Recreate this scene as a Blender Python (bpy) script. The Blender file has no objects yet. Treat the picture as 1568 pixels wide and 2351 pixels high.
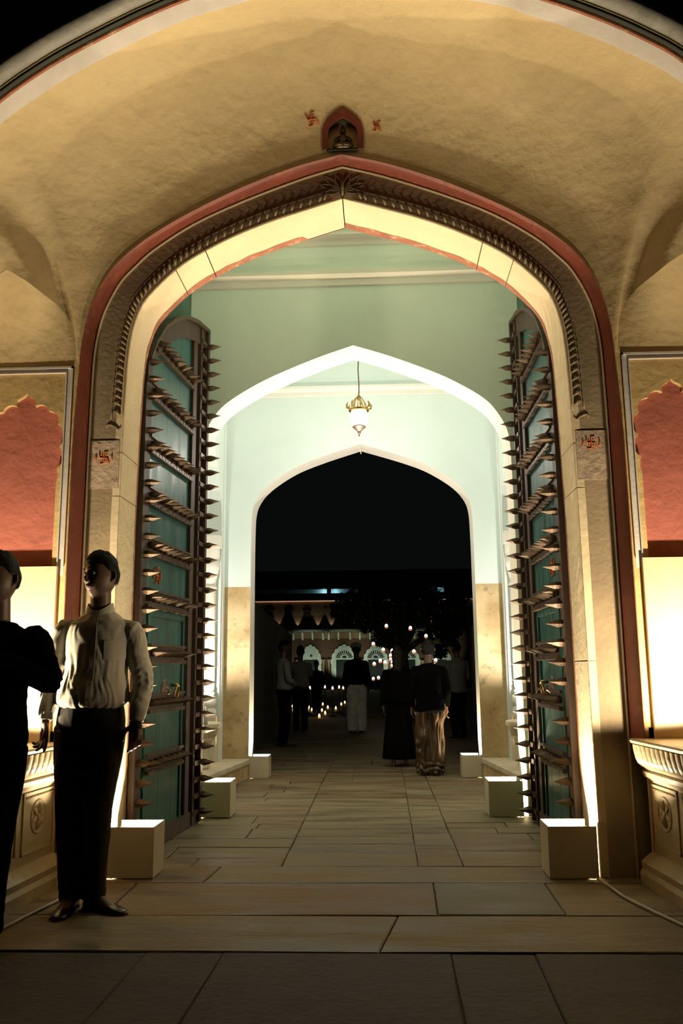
import bpy, bmesh, math, random
import numpy as np
from mathutils import Vector, Matrix, noise, geometry
random.seed(7)
SC = bpy.context.scene
COL = SC.collection
V = Vector
PI = math.pi

# ------------------------------------------------------------------ camera
F, PITCH, YAW, ROLL, EYE = 1992.16, 0.181640, 0.0434854, -0.0095524, 1.2
XA = -0.2082                     # x of the gateway's axis; the camera stands a little to its right
fw = V((-math.sin(YAW)*math.cos(PITCH), math.cos(YAW)*math.cos(PITCH), math.sin(PITCH)))
r0 = V((math.cos(YAW), math.sin(YAW), 0)); u0 = r0.cross(fw)
CR = r0*math.cos(ROLL) + u0*math.sin(ROLL); CU = u0*math.cos(ROLL) - r0*math.sin(ROLL)
cam_d = bpy.data.cameras.new('camera'); cam = bpy.data.objects.new('camera', cam_d); COL.objects.link(cam)
m3 = Matrix((CR, CU, -fw)).transposed()
cam.matrix_world = Matrix.Translation((0, 0, EYE)) @ m3.to_4x4()
cam_d.sensor_fit = 'VERTICAL'; cam_d.sensor_height = 36.0; cam_d.lens = F/2351*36.0
cam_d.clip_end = 300; cam_d.clip_start = 0.05
SC.camera = cam

def ray(x, y): return fw + CR*((x-784)/F) - CU*((y-1175.5)/F)
def at(x, y, Y):                 # the point seen at pixel (x, y) that stands at distance Y
    d = ray(x, y); return V((0, 0, EYE)) + d*(Y/d.y)
def fl(x, y, z=0.0):             # the point of the floor (height z) seen at pixel (x, y)
    d = ray(x, y); return V((0, 0, EYE)) + d*((z-EYE)/d.z)

# ------------------------------------------------------------------ world, exposure
w = bpy.data.worlds.new('night'); SC.world = w; w.use_nodes = True
bg = w.node_tree.nodes['Background']; bg.inputs[0].default_value = (0.55, 0.75, 0.62, 1); bg.inputs[1].default_value = 0.0045
SC.view_settings.view_transform = 'Standard'; SC.view_settings.look = 'None'
SC.view_settings.exposure = 0.0; SC.view_settings.gamma = 1.0; SC.view_settings.use_curve_mapping = False
SC.cycles.use_denoising = True
SC.cycles.max_bounces = 6; SC.cycles.diffuse_bounces = 4; SC.cycles.glossy_bounces = 2; SC.cycles.transmission_bounces = 4
SC.cycles.sample_clamp_indirect = 4.0
SC.cycles.caustics_reflective = False; SC.cycles.caustics_refractive = False

WARM = (1.0, 0.81, 0.53); NEUT = (1.0, 0.93, 0.82); GOLD = (1.0, 0.62, 0.22)
P_BOX = (225, 340, 95)             # near, middle, far pair of box lamps (W)
P_PLINTH = 190; P_CONSOLE = 190; P_LANTERN = 40; P_HALL = 0

# ------------------------------------------------------------------ materials
MATS = {}
def mat(name, col, rough=0.8, var=0.12, vscale=3.0, bump=0.0, bscale=20.0, metal=0.0, spec=0.5, emit=None, estr=0.0,
        col2=None, spots=None, sscale=6.0, samt=0.5, stretch=None, detail=6, sheen=0, bump2=0.0, b2scale=4.0, coord='Object', rvar=0.0, trans=0.0):
    if name in MATS: return MATS[name]
    m = bpy.data.materials.new(name); m.use_nodes = True; nt = m.node_tree; N = nt.nodes; L = nt.links
    b = N['Principled BSDF']
    tc = N.new('ShaderNodeTexCoord'); src = tc.outputs[coord]
    if coord == 'Object':
        g = N.new('ShaderNodeNewGeometry'); src = g.outputs['Position']
    if stretch:
        mp = N.new('ShaderNodeMapping'); L.new(src, mp.inputs[0]); mp.inputs['Scale'].default_value = stretch; src = mp.outputs[0]
    n1 = N.new('ShaderNodeTexNoise'); n1.inputs['Scale'].default_value = vscale; n1.inputs['Detail'].default_value = detail
    L.new(src, n1.inputs['Vector'])
    rp = N.new('ShaderNodeValToRGB'); L.new(n1.outputs['Fac'], rp.inputs[0])
    c = np.array(col[:3]); c2 = np.array(col2[:3]) if col2 else np.clip(c*(1-2.2*var), 0, 1)
    rp.color_ramp.elements[0].position = 0.33; rp.color_ramp.elements[1].position = 0.62
    rp.color_ramp.elements[0].color = (*c2, 1); rp.color_ramp.elements[1].color = (*c, 1)
    out = rp.outputs[0]
    if spots:
        n2 = N.new('ShaderNodeTexNoise'); n2.inputs['Scale'].default_value = sscale; n2.inputs['Detail'].default_value = 8
        n2.inputs['Roughness'].default_value = 0.7
        L.new(src, n2.inputs['Vector'])
        r2 = N.new('ShaderNodeValToRGB'); L.new(n2.outputs['Fac'], r2.inputs[0])
        r2.color_ramp.elements[0].position = 0.55; r2.color_ramp.elements[1].position = 0.72
        r2.color_ramp.elements[0].color = (0, 0, 0, 1); r2.color_ramp.elements[1].color = (samt, samt, samt, 1)
        mx = N.new('ShaderNodeMix'); mx.data_type = 'RGBA'; L.new(r2.outputs[0], mx.inputs[0]); L.new(out, mx.inputs[6])
        mx.inputs[7].default_value = (*spots[:3], 1); out = mx.outputs[2]
    L.new(out, b.inputs['Base Color'])
    b.inputs['Roughness'].default_value = rough; b.inputs['Metallic'].default_value = metal
    b.inputs['Specular IOR Level'].default_value = spec
    if rvar:
        mr = N.new('ShaderNodeMapRange'); L.new(n1.outputs['Fac'], mr.inputs[0]); mr.inputs[1].default_value = .35; mr.inputs[2].default_value = .65
        mr.inputs[3].default_value = max(.05, rough-rvar); mr.inputs[4].default_value = min(1, rough+rvar); L.new(mr.outputs[0], b.inputs['Roughness'])
    if trans: b.inputs['Transmission Weight'].default_value = trans
    if sheen: b.inputs['Sheen Weight'].default_value = sheen
    if emit is not None:
        b.inputs['Emission Color'].default_value = (*emit, 1); b.inputs['Emission Strength'].default_value = estr
    if bump or bump2:
        last = None
        for bs, sc in ((bump2, b2scale), (bump, bscale)):
            if not bs: continue
            nb = N.new('ShaderNodeTexNoise'); nb.inputs['Scale'].default_value = sc; nb.inputs['Detail'].default_value = 5
            L.new(src, nb.inputs['Vector'])
            bp = N.new('ShaderNodeBump'); bp.inputs['Strength'].default_value = 1.0; bp.inputs['Distance'].default_value = bs
            L.new(nb.outputs['Fac'], bp.inputs['Height'])
            if last: L.new(last.outputs[0], bp.inputs['Normal'])
            last = bp
        L.new(last.outputs[0], b.inputs['Normal'])
    MATS[name] = m; return m

M = dict(
 vault=mat('ochre_plaster', (.66, .52, .29), .85, .05, 1.3, .006, 16, bump2=.02, b2scale=4.5, spots=(.30, .27, .26), sscale=9, samt=.22),
 wallp=mat('yellow_plaster', (.60, .44, .20), .85, .07, 2, .006, 18, bump2=.012, b2scale=5, spots=(.35, .30, .22), sscale=7, samt=.25),
 dado=mat('pale_plaster', (.74, .58, .38), .8, .05, 2.5, .004, 25, spots=(.45, .40, .36), sscale=8, samt=.3, stretch=(1, 1, .5)),
 band=mat('rough_sandstone', (.32, .245, .15),   .9, .1, 4, .005, 30, bump2=.006, b2scale=9, spots=(.26, .18, .12), sscale=11, samt=.4),
 block=mat('grey_sandstone', (.48, .37, .27), .95, .12, 6, .008, 30, bump2=.012, b2scale=12),
 cream=mat('cream_sandstone', (.66, .55, .36), .85, .05, 3, .004, 26, bump2=.006, b2scale=7, spots=(.5, .36, .16), sscale=6, samt=.2),
 doordark=mat('dark_far_door', (.01, .016, .012), .8, .1, 2),
 soot=mat('sooty_plaster', (.035, .028, .02), .95, .2, 9),  # deep shade of the shrine niche put into the colour
 red=mat('maroon_paint', (.20, .046, .027), .55, .1, 5, .002, 30, spots=(.36, .15, .09), sscale=12, samt=.5),
 redband=mat('worn_red_paint', (.35, .125, .065), .8, .12, 8, .004, 30, spots=(.62, .50, .32), sscale=14, samt=.85),
 pink=mat('rose_plaster', (.47, .145, .108), .85, .06, 3, .005, 22, bump2=.012, b2scale=6),
 white=mat('white_trim_paint', (.62, .58, .55), .75, .06, 5, .003, 30),
 green=mat('green_distemper', (.74, .84, .75), .8, .03, 1.5, .0015, 40),
 greend=mat('dark_green_distemper', (.06, .15, .115), .8, .05, 1.5, .002, 40),  # shade on the chamber's side walls put into the green
 mint=mat('mint_distemper', (.70, .79, .755), .8, .025, 1.5, .002, 30),
 plastw=mat('white_distemper', (.80, .77, .70), .8, .02, 2, .002, 30),
 stain=mat('stained_dado', (.58, .44, .25), .9, .1, 3, .005, 22, col2=(.40, .27, .12), spots=(.10, .08, .05), sscale=7, samt=.7),
 cone=mat('carved_cream_stone', (.66, .58, .42), .7, .08, 5, .004, 40),
 plinth=mat('polished_plinth_stone', (.42, .33, .19), .42, .12, 4, .003, 45, spots=(.24, .16, .07), sscale=9, samt=.4, rvar=.12),
 wood=mat('old_brown_wood', (.055, .030, .019), .55, .2, 8, .003, 40, stretch=(1, 1, .3)),
 teal=mat('teal_door_paint', (.020, .105, .095), .40, .12, 3, .002, 30, stretch=(3, 3, .5), rvar=.08),
 iron=mat('dull_brass_iron', (.105, .066, .040), .42, .15, 9, .002, 60, metal=.55, spec=.6),
 brass=mat('brass', (.55, .36, .11), .3, .1, 9, metal=1.0),
 box=mat('cream_card', (.56, .49, .35), .75, .02, 30, .0006, 200),
 black=mat('black_metal', (.012, .012, .012), .5, .1, 5),
 facade=mat('unlit_facade_plaster', (.07, .075, .055), .9, .1, 3, .004, 20),  # lack of light on the front put into the colour
 mould=mat('grey_moulding_paint', (.30, .29, .26), .45, .15, 6, .003, 30, spots=(.6, .56, .5), sscale=10, samt=.3),
 gold=mat('ochre_line_paint', (.40, .33, .09), .6, .1, 6),
 orange=mat('vermilion_paint', (.62, .14, .015), .7, .1, 20),
 cable=mat('white_cable', (.5, .46, .36), .5, .05, 9),
 slab1=mat('sandstone_slab_grey', (.215, .172, .096), .6, .2, 3.2, .008, 34, spots=(.11, .09, .06), sscale=7, samt=.55, stretch=(.4, 1.8, 1), rvar=.2, bump2=.016, b2scale=5),
 slab2=mat('sandstone_slab_brown', (.20, .137, .070), .6, .2, 3.2, .008, 34, spots=(.12, .09, .06), sscale=7, samt=.5, stretch=(.4, 1.8, 1), rvar=.2, bump2=.016, b2scale=5),
 slab3=mat('sandstone_slab_blue', (.14, .135, .095), .6, .14, 3.2, .005, 30, spots=(.10, .08, .06), sscale=7, samt=.4, stretch=(.45, 1.6, 1), rvar=.14, bump2=.008, b2scale=6),
 slabd=mat('dark_apron_slab', (.024, .016, .009), .75, .2, 3.0, .005, 30, bump2=.008, b2scale=6),
 grout=mat('floor_bedding', (.07, .055, .035), .95, .2, 9),
 skin=mat('brown_skin', (.11, .055, .034), .5, .06, 12, .0006, 120),
 hair=mat('black_hair', (.006, .005, .004), .6, .2, 60, .002, 150, spec=.12),
 shirt=mat('white_cotton', (.46, .43, .34), .85, .03, 8, .0012, 240, sheen=.3),
 trou=mat('dark_trouser_cloth', (.020, .017, .012), .85, .1, 9, .0008, 300, spec=.15),
 shoe=mat('black_leather', (.012, .010, .009), .28, .1, 9),
 shirt2=mat('dull_white_cotton', (.22, .22, .17), .9, .05, 8, spec=.1),
 whitetr=mat('white_trouser_cloth', (.75, .72, .58), .9, .05, 8, spec=.1),
 capcloth=mat('grey_cap_cloth', (.25, .25, .20), .9, .1, 8),
 farstone=mat('far_dark_stone', (.12, .12, .10), .9, .1, 5),
 bluepane=mat('blue_window_glass', (.03, .05, .16), .3, .1, 3),
 dark=mat('black_cloth', (.0016, .0016, .0016), .95, .1, 9, spec=.02),
 darkb=mat('dark_brown_satin', (.060, .030, .010), .28, .25, 6),
 eye=mat('eye_white', (.32, .30, .27), .3, .02, 9),
 iris=mat('dark_iris', (.03, .015, .01), .2, .02, 9),
 glow=mat('lamp_glow', (1, .9, .7), .5, 0, 1, emit=(1, .86, .55), estr=30),
 lglass=mat('frosted_lantern_glass', (.9, .88, .84), .6, .02, 20, emit=(1, .95, .86), estr=2.6),
 flame=mat('flame', (1, .7, .3), .5, 0, 1, emit=(1, .74, .45), estr=12),
 yglass=mat('amber_glass', (.6, .35, .02), .2, .05, 1, emit=(1, .52, .04), estr=1.1),
 cup=mat('pink_glass_cup', (.7, .35, .22), .25, .05, 5, emit=(1, .42, .22), estr=.55),
 led=mat('roof_led_strip', (1, .7, .5), .5, 0, 1, emit=(1, .55, .33), estr=.36),
 brick=mat('ochre_facade', (.30, .19, .09), .9, .1, .8, .01, 6),
 brickd=mat('dark_ochre_facade', (.10, .05, .025), .9, .1, .8),
 farw=mat('far_white_paint', (.62, .68, .56), .8, .05, 2),
 leaf=mat('dark_leaves', (.012, .020, .008), .7, .3, 3),
 bark=mat('dark_bark', (.02, .016, .012), .9, .3, 6),
 bottle=mat('clear_plastic', (.6, .66, .68), .15, .02, 3, trans=.6),
)
# ------------------------------------------------------------------ mesh helpers
class MB:
    def __init__(s): s.v = []; s.f = []
    def add(s, vs, fs):
        o = len(s.v); s.v += [tuple(p) for p in vs]; s.f += [tuple(i+o for i in f) for f in fs]; return s
    def box(s, a, b):
        x0, y0, z0 = a; x1, y1, z1 = b
        return s.add([(x0,y0,z0),(x1,y0,z0),(x1,y1,z0),(x0,y1,z0),(x0,y0,z1),(x1,y0,z1),(x1,y1,z1),(x0,y1,z1)],
                     [(0,3,2,1),(4,5,6,7),(0,1,5,4),(1,2,6,5),(2,3,7,6),(3,0,4,7)])
    def loft(s, rings, closed=True, caps=True):
        n = len(rings[0]); vs = [p for r in rings for p in r]; fs = []
        for i in range(len(rings)-1):
            for j in range(n if closed else n-1):
                k = (j+1) % n
                fs.append((i*n+j, i*n+k, (i+1)*n+k, (i+1)*n+j))
        if caps and closed: fs += [tuple(reversed(range(n))), tuple((len(rings)-1)*n+j for j in range(n))]
        return s.add(vs, fs)
    def lathe(s, prof, c=(0,0,0), n=24, caps=True, a0=0, a1=2*PI):
        rings = []
        for r, z in prof:
            rings.append([(c[0]+r*math.cos(a0+(a1-a0)*j/n), c[1]+r*math.sin(a0+(a1-a0)*j/n), c[2]+z) for j in range(n)])
        return s.loft(rings, True, caps)
    def tube(s, pts, r, n=8, caps=True, flat=None):
        pts = [V(p) for p in pts]; rr = r if isinstance(r, (list, tuple)) else [r]*len(pts); rings = []
        t = (pts[1]-pts[0]).normalized(); ref = V((0,0,1)) if abs(t.z) < .9 else V((1,0,0))
        a = t.cross(ref).normalized()
        for i, p in enumerate(pts):
            t = (pts[min(i+1,len(pts)-1)]-pts[max(i-1,0)]).normalized()
            a = (a - t*a.dot(t)).normalized(); b = t.cross(a)
            ra, rb = rr[i] if isinstance(rr[i], (list, tuple)) else (rr[i], rr[i])
            rings.append([p + a*(ra*math.cos(2*PI*j/n)) + b*(rb*math.sin(2*PI*j/n)) for j in range(n)])
        return s.loft(rings, True, caps)
    def prism(s, poly, y0, y1):      # poly: [(x,z)] extruded from y0 to y1
        n = len(poly); vs = [(x, y0, z) for x, z in poly]+[(x, y1, z) for x, z in poly]
        tris = geometry.tessellate_polygon([[V((x, z, 0)) for x, z in poly]])
        fs = [tuple(t) for t in tris]+[tuple(i+n for i in reversed(t)) for t in tris]
        fs += [(i, i+n, (i+1) % n+n, (i+1) % n) for i in range(n)]
        return s.add(vs, fs)
    def ring_prism(s, outer, holes, y0, y1):
        loops = [outer]+holes; allp = [p for l in loops for p in l]; n = len(allp)
        tris = geometry.tessellate_polygon([[V((x, z, 0)) for x, z in l] for l in loops])
        vs = [(x, y0, z) for x, z in allp]+[(x, y1, z) for x, z in allp]
        fs = [tuple(t) for t in tris]+[tuple(i+n for i in reversed(t)) for t in tris]
        o = 0
        for l in loops:
            k = len(l); fs += [(o+i, o+i+n, o+(i+1) % k+n, o+(i+1) % k) for i in range(k)]; o += k
        return s.add(vs, fs)
    def xf(s, mtx, start=0):
        for i in range(start, len(s.v)): s.v[i] = tuple(mtx @ V(s.v[i]))
        return s

def build(name, mb, m, parent=None, smooth=False, kind=None, label=None, fix=True):
    me = bpy.data.meshes.new(name); me.from_pydata(mb.v, [], mb.f); me.update()
    if fix:
        bm = bmesh.new(); bm.from_mesh(me); bmesh.ops.recalc_face_normals(bm, faces=bm.faces); bm.to_mesh(me); bm.free()
    if m: me.materials.append(m)
    o = bpy.data.objects.new(name, me); COL.objects.link(o)
    if parent: o.parent = parent
    if smooth:
        me.polygons.foreach_set('use_smooth', [True]*len(me.polygons)); 
        if smooth != True: me.set_sharp_from_angle(angle=math.radians(smooth))
    if kind: o['kind'] = kind
    if label: o['label'] = label
    return o
def struct(name, mb, m, parent=None, smooth=False, label=None):
    return build(name, mb, m, parent, smooth, None if parent else 'structure', label)
def thing(name, label, cat, loc=(0,0,0), group=None, rz=0):
    o = bpy.data.objects.new(name, None); COL.objects.link(o); o.location = loc; o.rotation_euler = (0,0,rz)
    o.empty_display_size = .1
    o['label'] = label; o['category'] = cat
    if group: o['group'] = group
    return o
def tag(o, label, cat, group=None):
    o['label'] = label; o['category'] = cat
    if group: o['group'] = group
    return o
def root(name, loc=(0,0,0)):
    o = bpy.data.objects.new(name, None); COL.objects.link(o); o.location = loc; o['kind'] = 'structure'; o.empty_display_size = .1
    return o
def lamp(kind, name, loc, power, col, size=.03, spot=None, blend=.5, aim=None, parent=None):
    d = bpy.data.lights.new(name, kind); d.energy = power; d.color = col
    if kind == 'AREA': d.size = size
    else: d.shadow_soft_size = size
    if spot: d.spot_size = math.radians(spot); d.spot_blend = blend
    o = bpy.data.objects.new(name, d); COL.objects.link(o); o.location = loc
    if aim is not None:
        o.rotation_euler = (V(aim)-V(loc)).to_track_quat('-Z', 'Y').to_euler()
    if parent: o.parent = parent
    return o
def dup(o, parent=None):
    c = o.copy(); COL.objects.link(c)
    if parent is not None: c.parent = parent
    return c
def ns(p, s=1.0, o=0.0): return noise.noise(V((p[0]*s+o, p[1]*s+o*.7, p[2]*s-o)))

def smoothprof(pts, n=40, keep=2):   # catmull-rom through the half profile above the straight jamb
    P = [V((x, z, 0)) for x, z in pts]; out = [P[0]]
    Q = P[1:]
    seg = []
    for i in range(len(Q)-1):
        p0 = Q[max(i-1,0)]; p1 = Q[i]; p2 = Q[i+1]; p3 = Q[min(i+2,len(Q)-1)]
        if i+2 > len(Q)-1: p3 = p2+(p2-p1)
        for k in range(4):
            t = k/4; seg.append(.5*((2*p1)+(p2-p0)*t+(2*p0-5*p1+4*p2-p3)*t*t+(3*p1-p0-3*p2+p3)*t**3))
    out += seg+[Q[-1]]
    return [(p.x, p.y) for p in out]
PG = smoothprof([(1.468,0),(1.464,2.2),(1.453,2.8),(1.446,3.05),(1.438,3.25),(1.423,3.405),(1.392,3.54),(1.345,3.655),(1.24,3.779),(1.106,3.904),(.947,4.007),(.723,4.121),(.494,4.213),(.266,4.286),(0,4.368)])
PR = smoothprof([(1.691,0),(1.692,2.0),(1.69,2.74),(1.687,3.037),(1.68,3.285),(1.655,3.47),(1.605,3.64),(1.52,3.81),(1.426,3.918),(1.292,4.045),(1.021,4.225),(.678,4.385),(.276,4.536),(0,4.615)])
PRO = smoothprof([(1.738,0),(1.738,2.0),(1.737,2.65),(1.727,2.95),(1.716,3.146),(1.704,3.345),(1.674,3.52),(1.63,3.655),(1.565,3.785),(1.456,3.92),(1.247,4.085),(.981,4.241),(.658,4.40),(.30,4.535),(0,4.61)])
P2 = smoothprof([(1.410,0),(1.408,2.6),(1.403,3.0),(1.4,3.15),(1.388,3.28),(1.358,3.38),(1.3,3.487),(1.215,3.597),(1.073,3.705),(.843,3.838),(.594,3.95),(.29,4.07),(0,4.166)])
P3 = smoothprof([(1.334,0),(1.33,2.6),(1.325,2.97),(1.312,3.13),(1.28,3.24),(1.2,3.36),(1.08,3.47),(.9,3.59),(.71,3.687),(.4,3.80),(0,3.925)])
def full(h):  # left floor -> apex -> right floor, world x
    return [(XA-x, z) for x, z in h]+[(XA+x, z) for x, z in reversed(h[:-1])]

def faceband(mb, inner, W, top, Y, z0=0, W0=None):
    """flat face at depth Y between the half profile `inner` and a rectangle of half-width W up to `top`"""
    for s in (-1, 1):
        for i in range(len(inner)-1):
            (xa, za), (xb, zb) = inner[i], inner[i+1]
            if zb <= z0: continue
            k = max(1, int((zb-za)/.25))
            for j in range(k):
                t0, t1 = j/k, (j+1)/k
                a0, a1 = xa+(xb-xa)*t0, xa+(xb-xa)*t1; c0, c1 = za+(zb-za)*t0, za+(zb-za)*t1
                q = [(XA+s*a0, Y, c0), (XA+s*W, Y, c0), (XA+s*W, Y, c1), (XA+s*a1, Y, c1)]
                mb.add(q if s > 0 else q[::-1], [(0,1,2,3)])
    if top > inner[-1][1]:
        mb.add([(XA-W, Y, inner[-1][1]), (XA+W, Y, inner[-1][1]), (XA+W, Y, top), (XA-W, Y, top)], [(0,1,2,3)])
def between(mb, A, B, YA, YB):      # strip between two full() curves by arc fraction
    def res(c, n=160):
        d = [0]
        for i in range(len(c)-1): d.append(d[-1]+math.hypot(c[i+1][0]-c[i][0], c[i+1][1]-c[i][1]))
        out = []; 
        for k in range(n+1):
            t = d[-1]*k/n; i = max(j for j in range(len(d)) if d[j] <= t+1e-9); i = min(i, len(c)-2)
            u = (t-d[i])/(d[i+1]-d[i]); out.append((c[i][0]+(c[i+1][0]-c[i][0])*u, c[i][1]+(c[i+1][1]-c[i][1])*u))
        return out
    a, b = res(A), res(B); n = len(a)
    mb.add([(x, YA, z) for x, z in a]+[(x, YB, z) for x, z in b], [(i, i+1, n+i+1, n+i) for i in range(n-1)])

# ------------------------------------------------------------------ floor
GW, GF, GB = 5.30, 5.434, 5.827      # recess wall, gate face, back of the gate arch
W2F, W2B, W3F, W3B = 7.616, 8.0, 10.26, 10.62
mb = MB(); mb.box((-9, -1.5, -.20), (9, 60, -.014)); floor = struct('floor', mb, M['grout'])
def slab(poly, m, top=0.0, rough=.006):
    """one paving stone; poly = world (x, y) corners, edges broken up a little"""
    pts = []
    n = len(poly); c = V((sum(p[0] for p in poly)/n, sum(p[1] for p in poly)/n, 0))
    for i in range(n):
        a = V((*poly[i][:2], 0)); b = V((*poly[(i+1) % n][:2], 0)); k = max(1, min(6, int((b-a).length/.28)))
        for j in range(k):
            p = a.lerp(b, j/k)
            p = p + (c-p).normalized()*(.001+rough*.4+rough*.9*noise.noise(p*7+V((3, 1, 9))))
            pts.append(p)
    mb = MB(); N = len(pts); bev = .006
    rings = [[(p.x, p.y, -.05) for p in pts], [(p.x, p.y, top-bev) for p in pts],
             [((p+(c-p).normalized()*bev).x, (p+(c-p).normalized()*bev).y, top+random.uniform(-.0012, .0012)) for p in pts]]
    mb.loft(rings)
    return build('paving_slab', mb, m, floor, smooth=25)
rv = lambda: random.uniform(-.004, .004)
S = [M['slab1'], M['slab2'], M['slab3']]
XL, XR = XA-1.75, XA+1.75
def FP(x, y): p = fl(x, y); return (p.x, p.y)
y2185 = fl(784, 2183).y; y2100 = fl(784, 2101).y; y2027 = fl(784, 2027).y; y1990 = fl(784, 1990).y
# front apron, one low step down, slabs coloured darker than the rest
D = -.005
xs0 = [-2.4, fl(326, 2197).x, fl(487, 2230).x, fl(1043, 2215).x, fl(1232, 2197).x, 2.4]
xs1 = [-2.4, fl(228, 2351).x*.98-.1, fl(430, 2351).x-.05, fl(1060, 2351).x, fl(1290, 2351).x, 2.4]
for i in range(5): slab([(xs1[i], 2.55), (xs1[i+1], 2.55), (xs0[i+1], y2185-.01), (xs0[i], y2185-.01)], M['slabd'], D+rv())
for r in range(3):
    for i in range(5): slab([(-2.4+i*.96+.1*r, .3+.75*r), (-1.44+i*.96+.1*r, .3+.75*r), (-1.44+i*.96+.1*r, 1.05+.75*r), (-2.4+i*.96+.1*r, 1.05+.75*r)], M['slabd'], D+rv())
# long threshold course
q0, q1 = FP(870, 2186), FP(913, 2104)
slab([(-2.4, y2185), q0, q1, (-2.4, y2100)], S[0]); slab([q0, (2.4, y2185), (2.4, y2100), q1], S[0], .001)
# second course
a = [(-2.4, y2100), FP(235, 2101), FP(1006, 2101), FP(1301, 2101), (2.4, y2100)]
b = [(-2.4, y2027), FP(314, 2027), FP(995, 2027), FP(1250, 2027), (2.4, y2027)]
for i, m in enumerate((S[1], S[1], S[2], S[0])): slab([a[i], a[i+1], b[i+1], b[i]], m, rv()*.5)
# strip
xs = [-2.4, FP(480, 2008)[0], 2.4]
slab([(xs[0], y2027), (xs[1], y2027), (xs[1]+.03, y1990), (xs[0], y1990)], S[1]); slab([(xs[1], y2027), (xs[2], y2027), (xs[2], y1990), (xs[1]+.03, y1990)], S[0], .001)
# long field: left, centre column, narrow right column, right
c0a, c0b = V(FP(667, 1946)+(0,)), V(FP(742, 1792)+(0,)); c1a, c1b = V(FP(956, 1963)+(0,)), V(FP(928, 1792)+(0,)); c2a, c2b = V(FP(1060, 1978)+(0,)), V(FP(981, 1792)+(0,))
def lx(a, b, y): t = (y-a.y)/(b.y-a.y); return a.x+(b.x-a.x)*t
rows = sorted([fl(800, 1660+y/2.8).y for y in (375, 410, 430, 460, 485, 550, 595, 630, 680, 728, 775, 828, 925)])
ymax = rows[-1]
def field(xf0, xf1, ys, mats, split=0):
    for i in range(len(ys)-1):
        y0, y1 = ys[i], ys[i+1]
        cuts = [0]+sorted(random.uniform(.25, .75) for _ in range(1 if random.random() < split else 0))+[1]
        for k in range(len(cuts)-1):
            A0 = xf0(y0)+(xf1(y0)-xf0(y0))*cuts[k]; A1 = xf0(y0)+(xf1(y0)-xf0(y0))*cuts[k+1]
            B0 = xf0(y1)+(xf1(y1)-xf0(y1))*cuts[k]; B1 = xf0(y1)+(xf1(y1)-xf0(y1))*cuts[k+1]
            slab([(A0, y0), (A1, y0), (B1, y1), (B0, y1)], random.choice(mats), rv())
ys = [y1990]+rows[1:]
L0 = lambda y: XL; R0 = lambda y: XR
l0 = lambda y: lx(c0a, c0b, y) if y < ymax else c0b.x; l1 = lambda y: lx(c1a, c1b, y) if y < ymax else c1b.x; l2 = lambda y: lx(c2a, c2b, y) if y < ymax else c2b.x
mm = [S[0], S[0], S[1]]
field(l0, l1, ys, mm)
def run(y0, y1, a, b):
    out = [y0]
    while out[-1] < y1-b: out.append(out[-1]+random.uniform(a, b))
    return out+[y1]
field(L0, l0, run(y1990, ymax, .22, .42), mm, .7); field(l1, l2, run(y1990, ymax, .3, .6), mm); field(l2, R0, run(y1990, ymax, .22, .42), mm, .5)
for (u, v, sp) in ((L0, l0, .5), (l0, l1, .3), (l1, l2, 0), (l2, R0, .5)): field(u, v, run(ymax, 17, .35, .6), [S[0], S[1]], sp)
mb = MB(); mb.box((-9, 17, -.05), (9, 60, -.004)); mb.box((-9, 10.7, -.05), (XL-.01, 17, -.004)); mb.box((XR+.01, 10.7, -.05), (9, 17, -.004))
struct('courtyard_ground', mb, M['slab1'])

# ------------------------------------------------------------------ recess wall with its side panels
PC = 2.06                                         # centre of a side panel (from the axis)
mb = MB(); faceband(mb, PRO, 1.765, 5.45, GW, 0)
for s in (-1, 1):
    def quad(o0, o1, z0, z1, Y):
        x0, x1 = sorted((XA+s*o0, XA+s*o1)); mb.add([(x0, Y, z0), (x1, Y, z0), (x1, Y, z1), (x0, Y, z1)], [(0,1,2,3)])
    for k in range(8): quad(1.765, 2.8, 3.165+k*.28, 3.165+(k+1)*.28, GW)
    quad(2.36, 2.8, 0, 3.165, GW)
    quad(1.765, 2.36, 0, .86, GW)
    x0, x1 = sorted((XA+s*1.765, XA+s*1.80))
    mb.box((x0, GW, .8), (x1, GW+.06, 3.165))     # thickness at the frame's outer edge
wall = struct('wall_front', mb, M['wallp'])
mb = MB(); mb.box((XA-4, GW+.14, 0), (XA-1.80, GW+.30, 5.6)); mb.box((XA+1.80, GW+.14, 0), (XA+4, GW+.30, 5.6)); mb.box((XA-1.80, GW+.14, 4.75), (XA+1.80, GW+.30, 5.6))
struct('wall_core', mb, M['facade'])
def cusp(c, hw):
    nodes = [(hw, 2.40), (hw-.002, 2.49), (hw+.006, 2.63), (hw-.006, 2.775), (.152, 2.872), (.060, 2.905)]
    right = [(hw, 1.80)]
    for i in range(len(nodes)-1):
        a, b = V((*nodes[i], 0)), V((*nodes[i+1], 0)); d = b-a; nrm = V((d.y, -d.x, 0)).normalized()
        for k in range(9):
            t = k/9; right.append(tuple((a+d*t+nrm*((.10 if i == 0 else .26)*d.length*math.sin(PI*t)**.7))[:2]))
    right += [(.060, 2.905), (.066, 2.925), (.060, 2.945), (.040, 2.960), (.018, 2.972), (0, 2.99)]
    return [(c+x, z) for x, z in right]+[(c-x, z) for x, z in reversed(right[:-1])]
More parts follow.
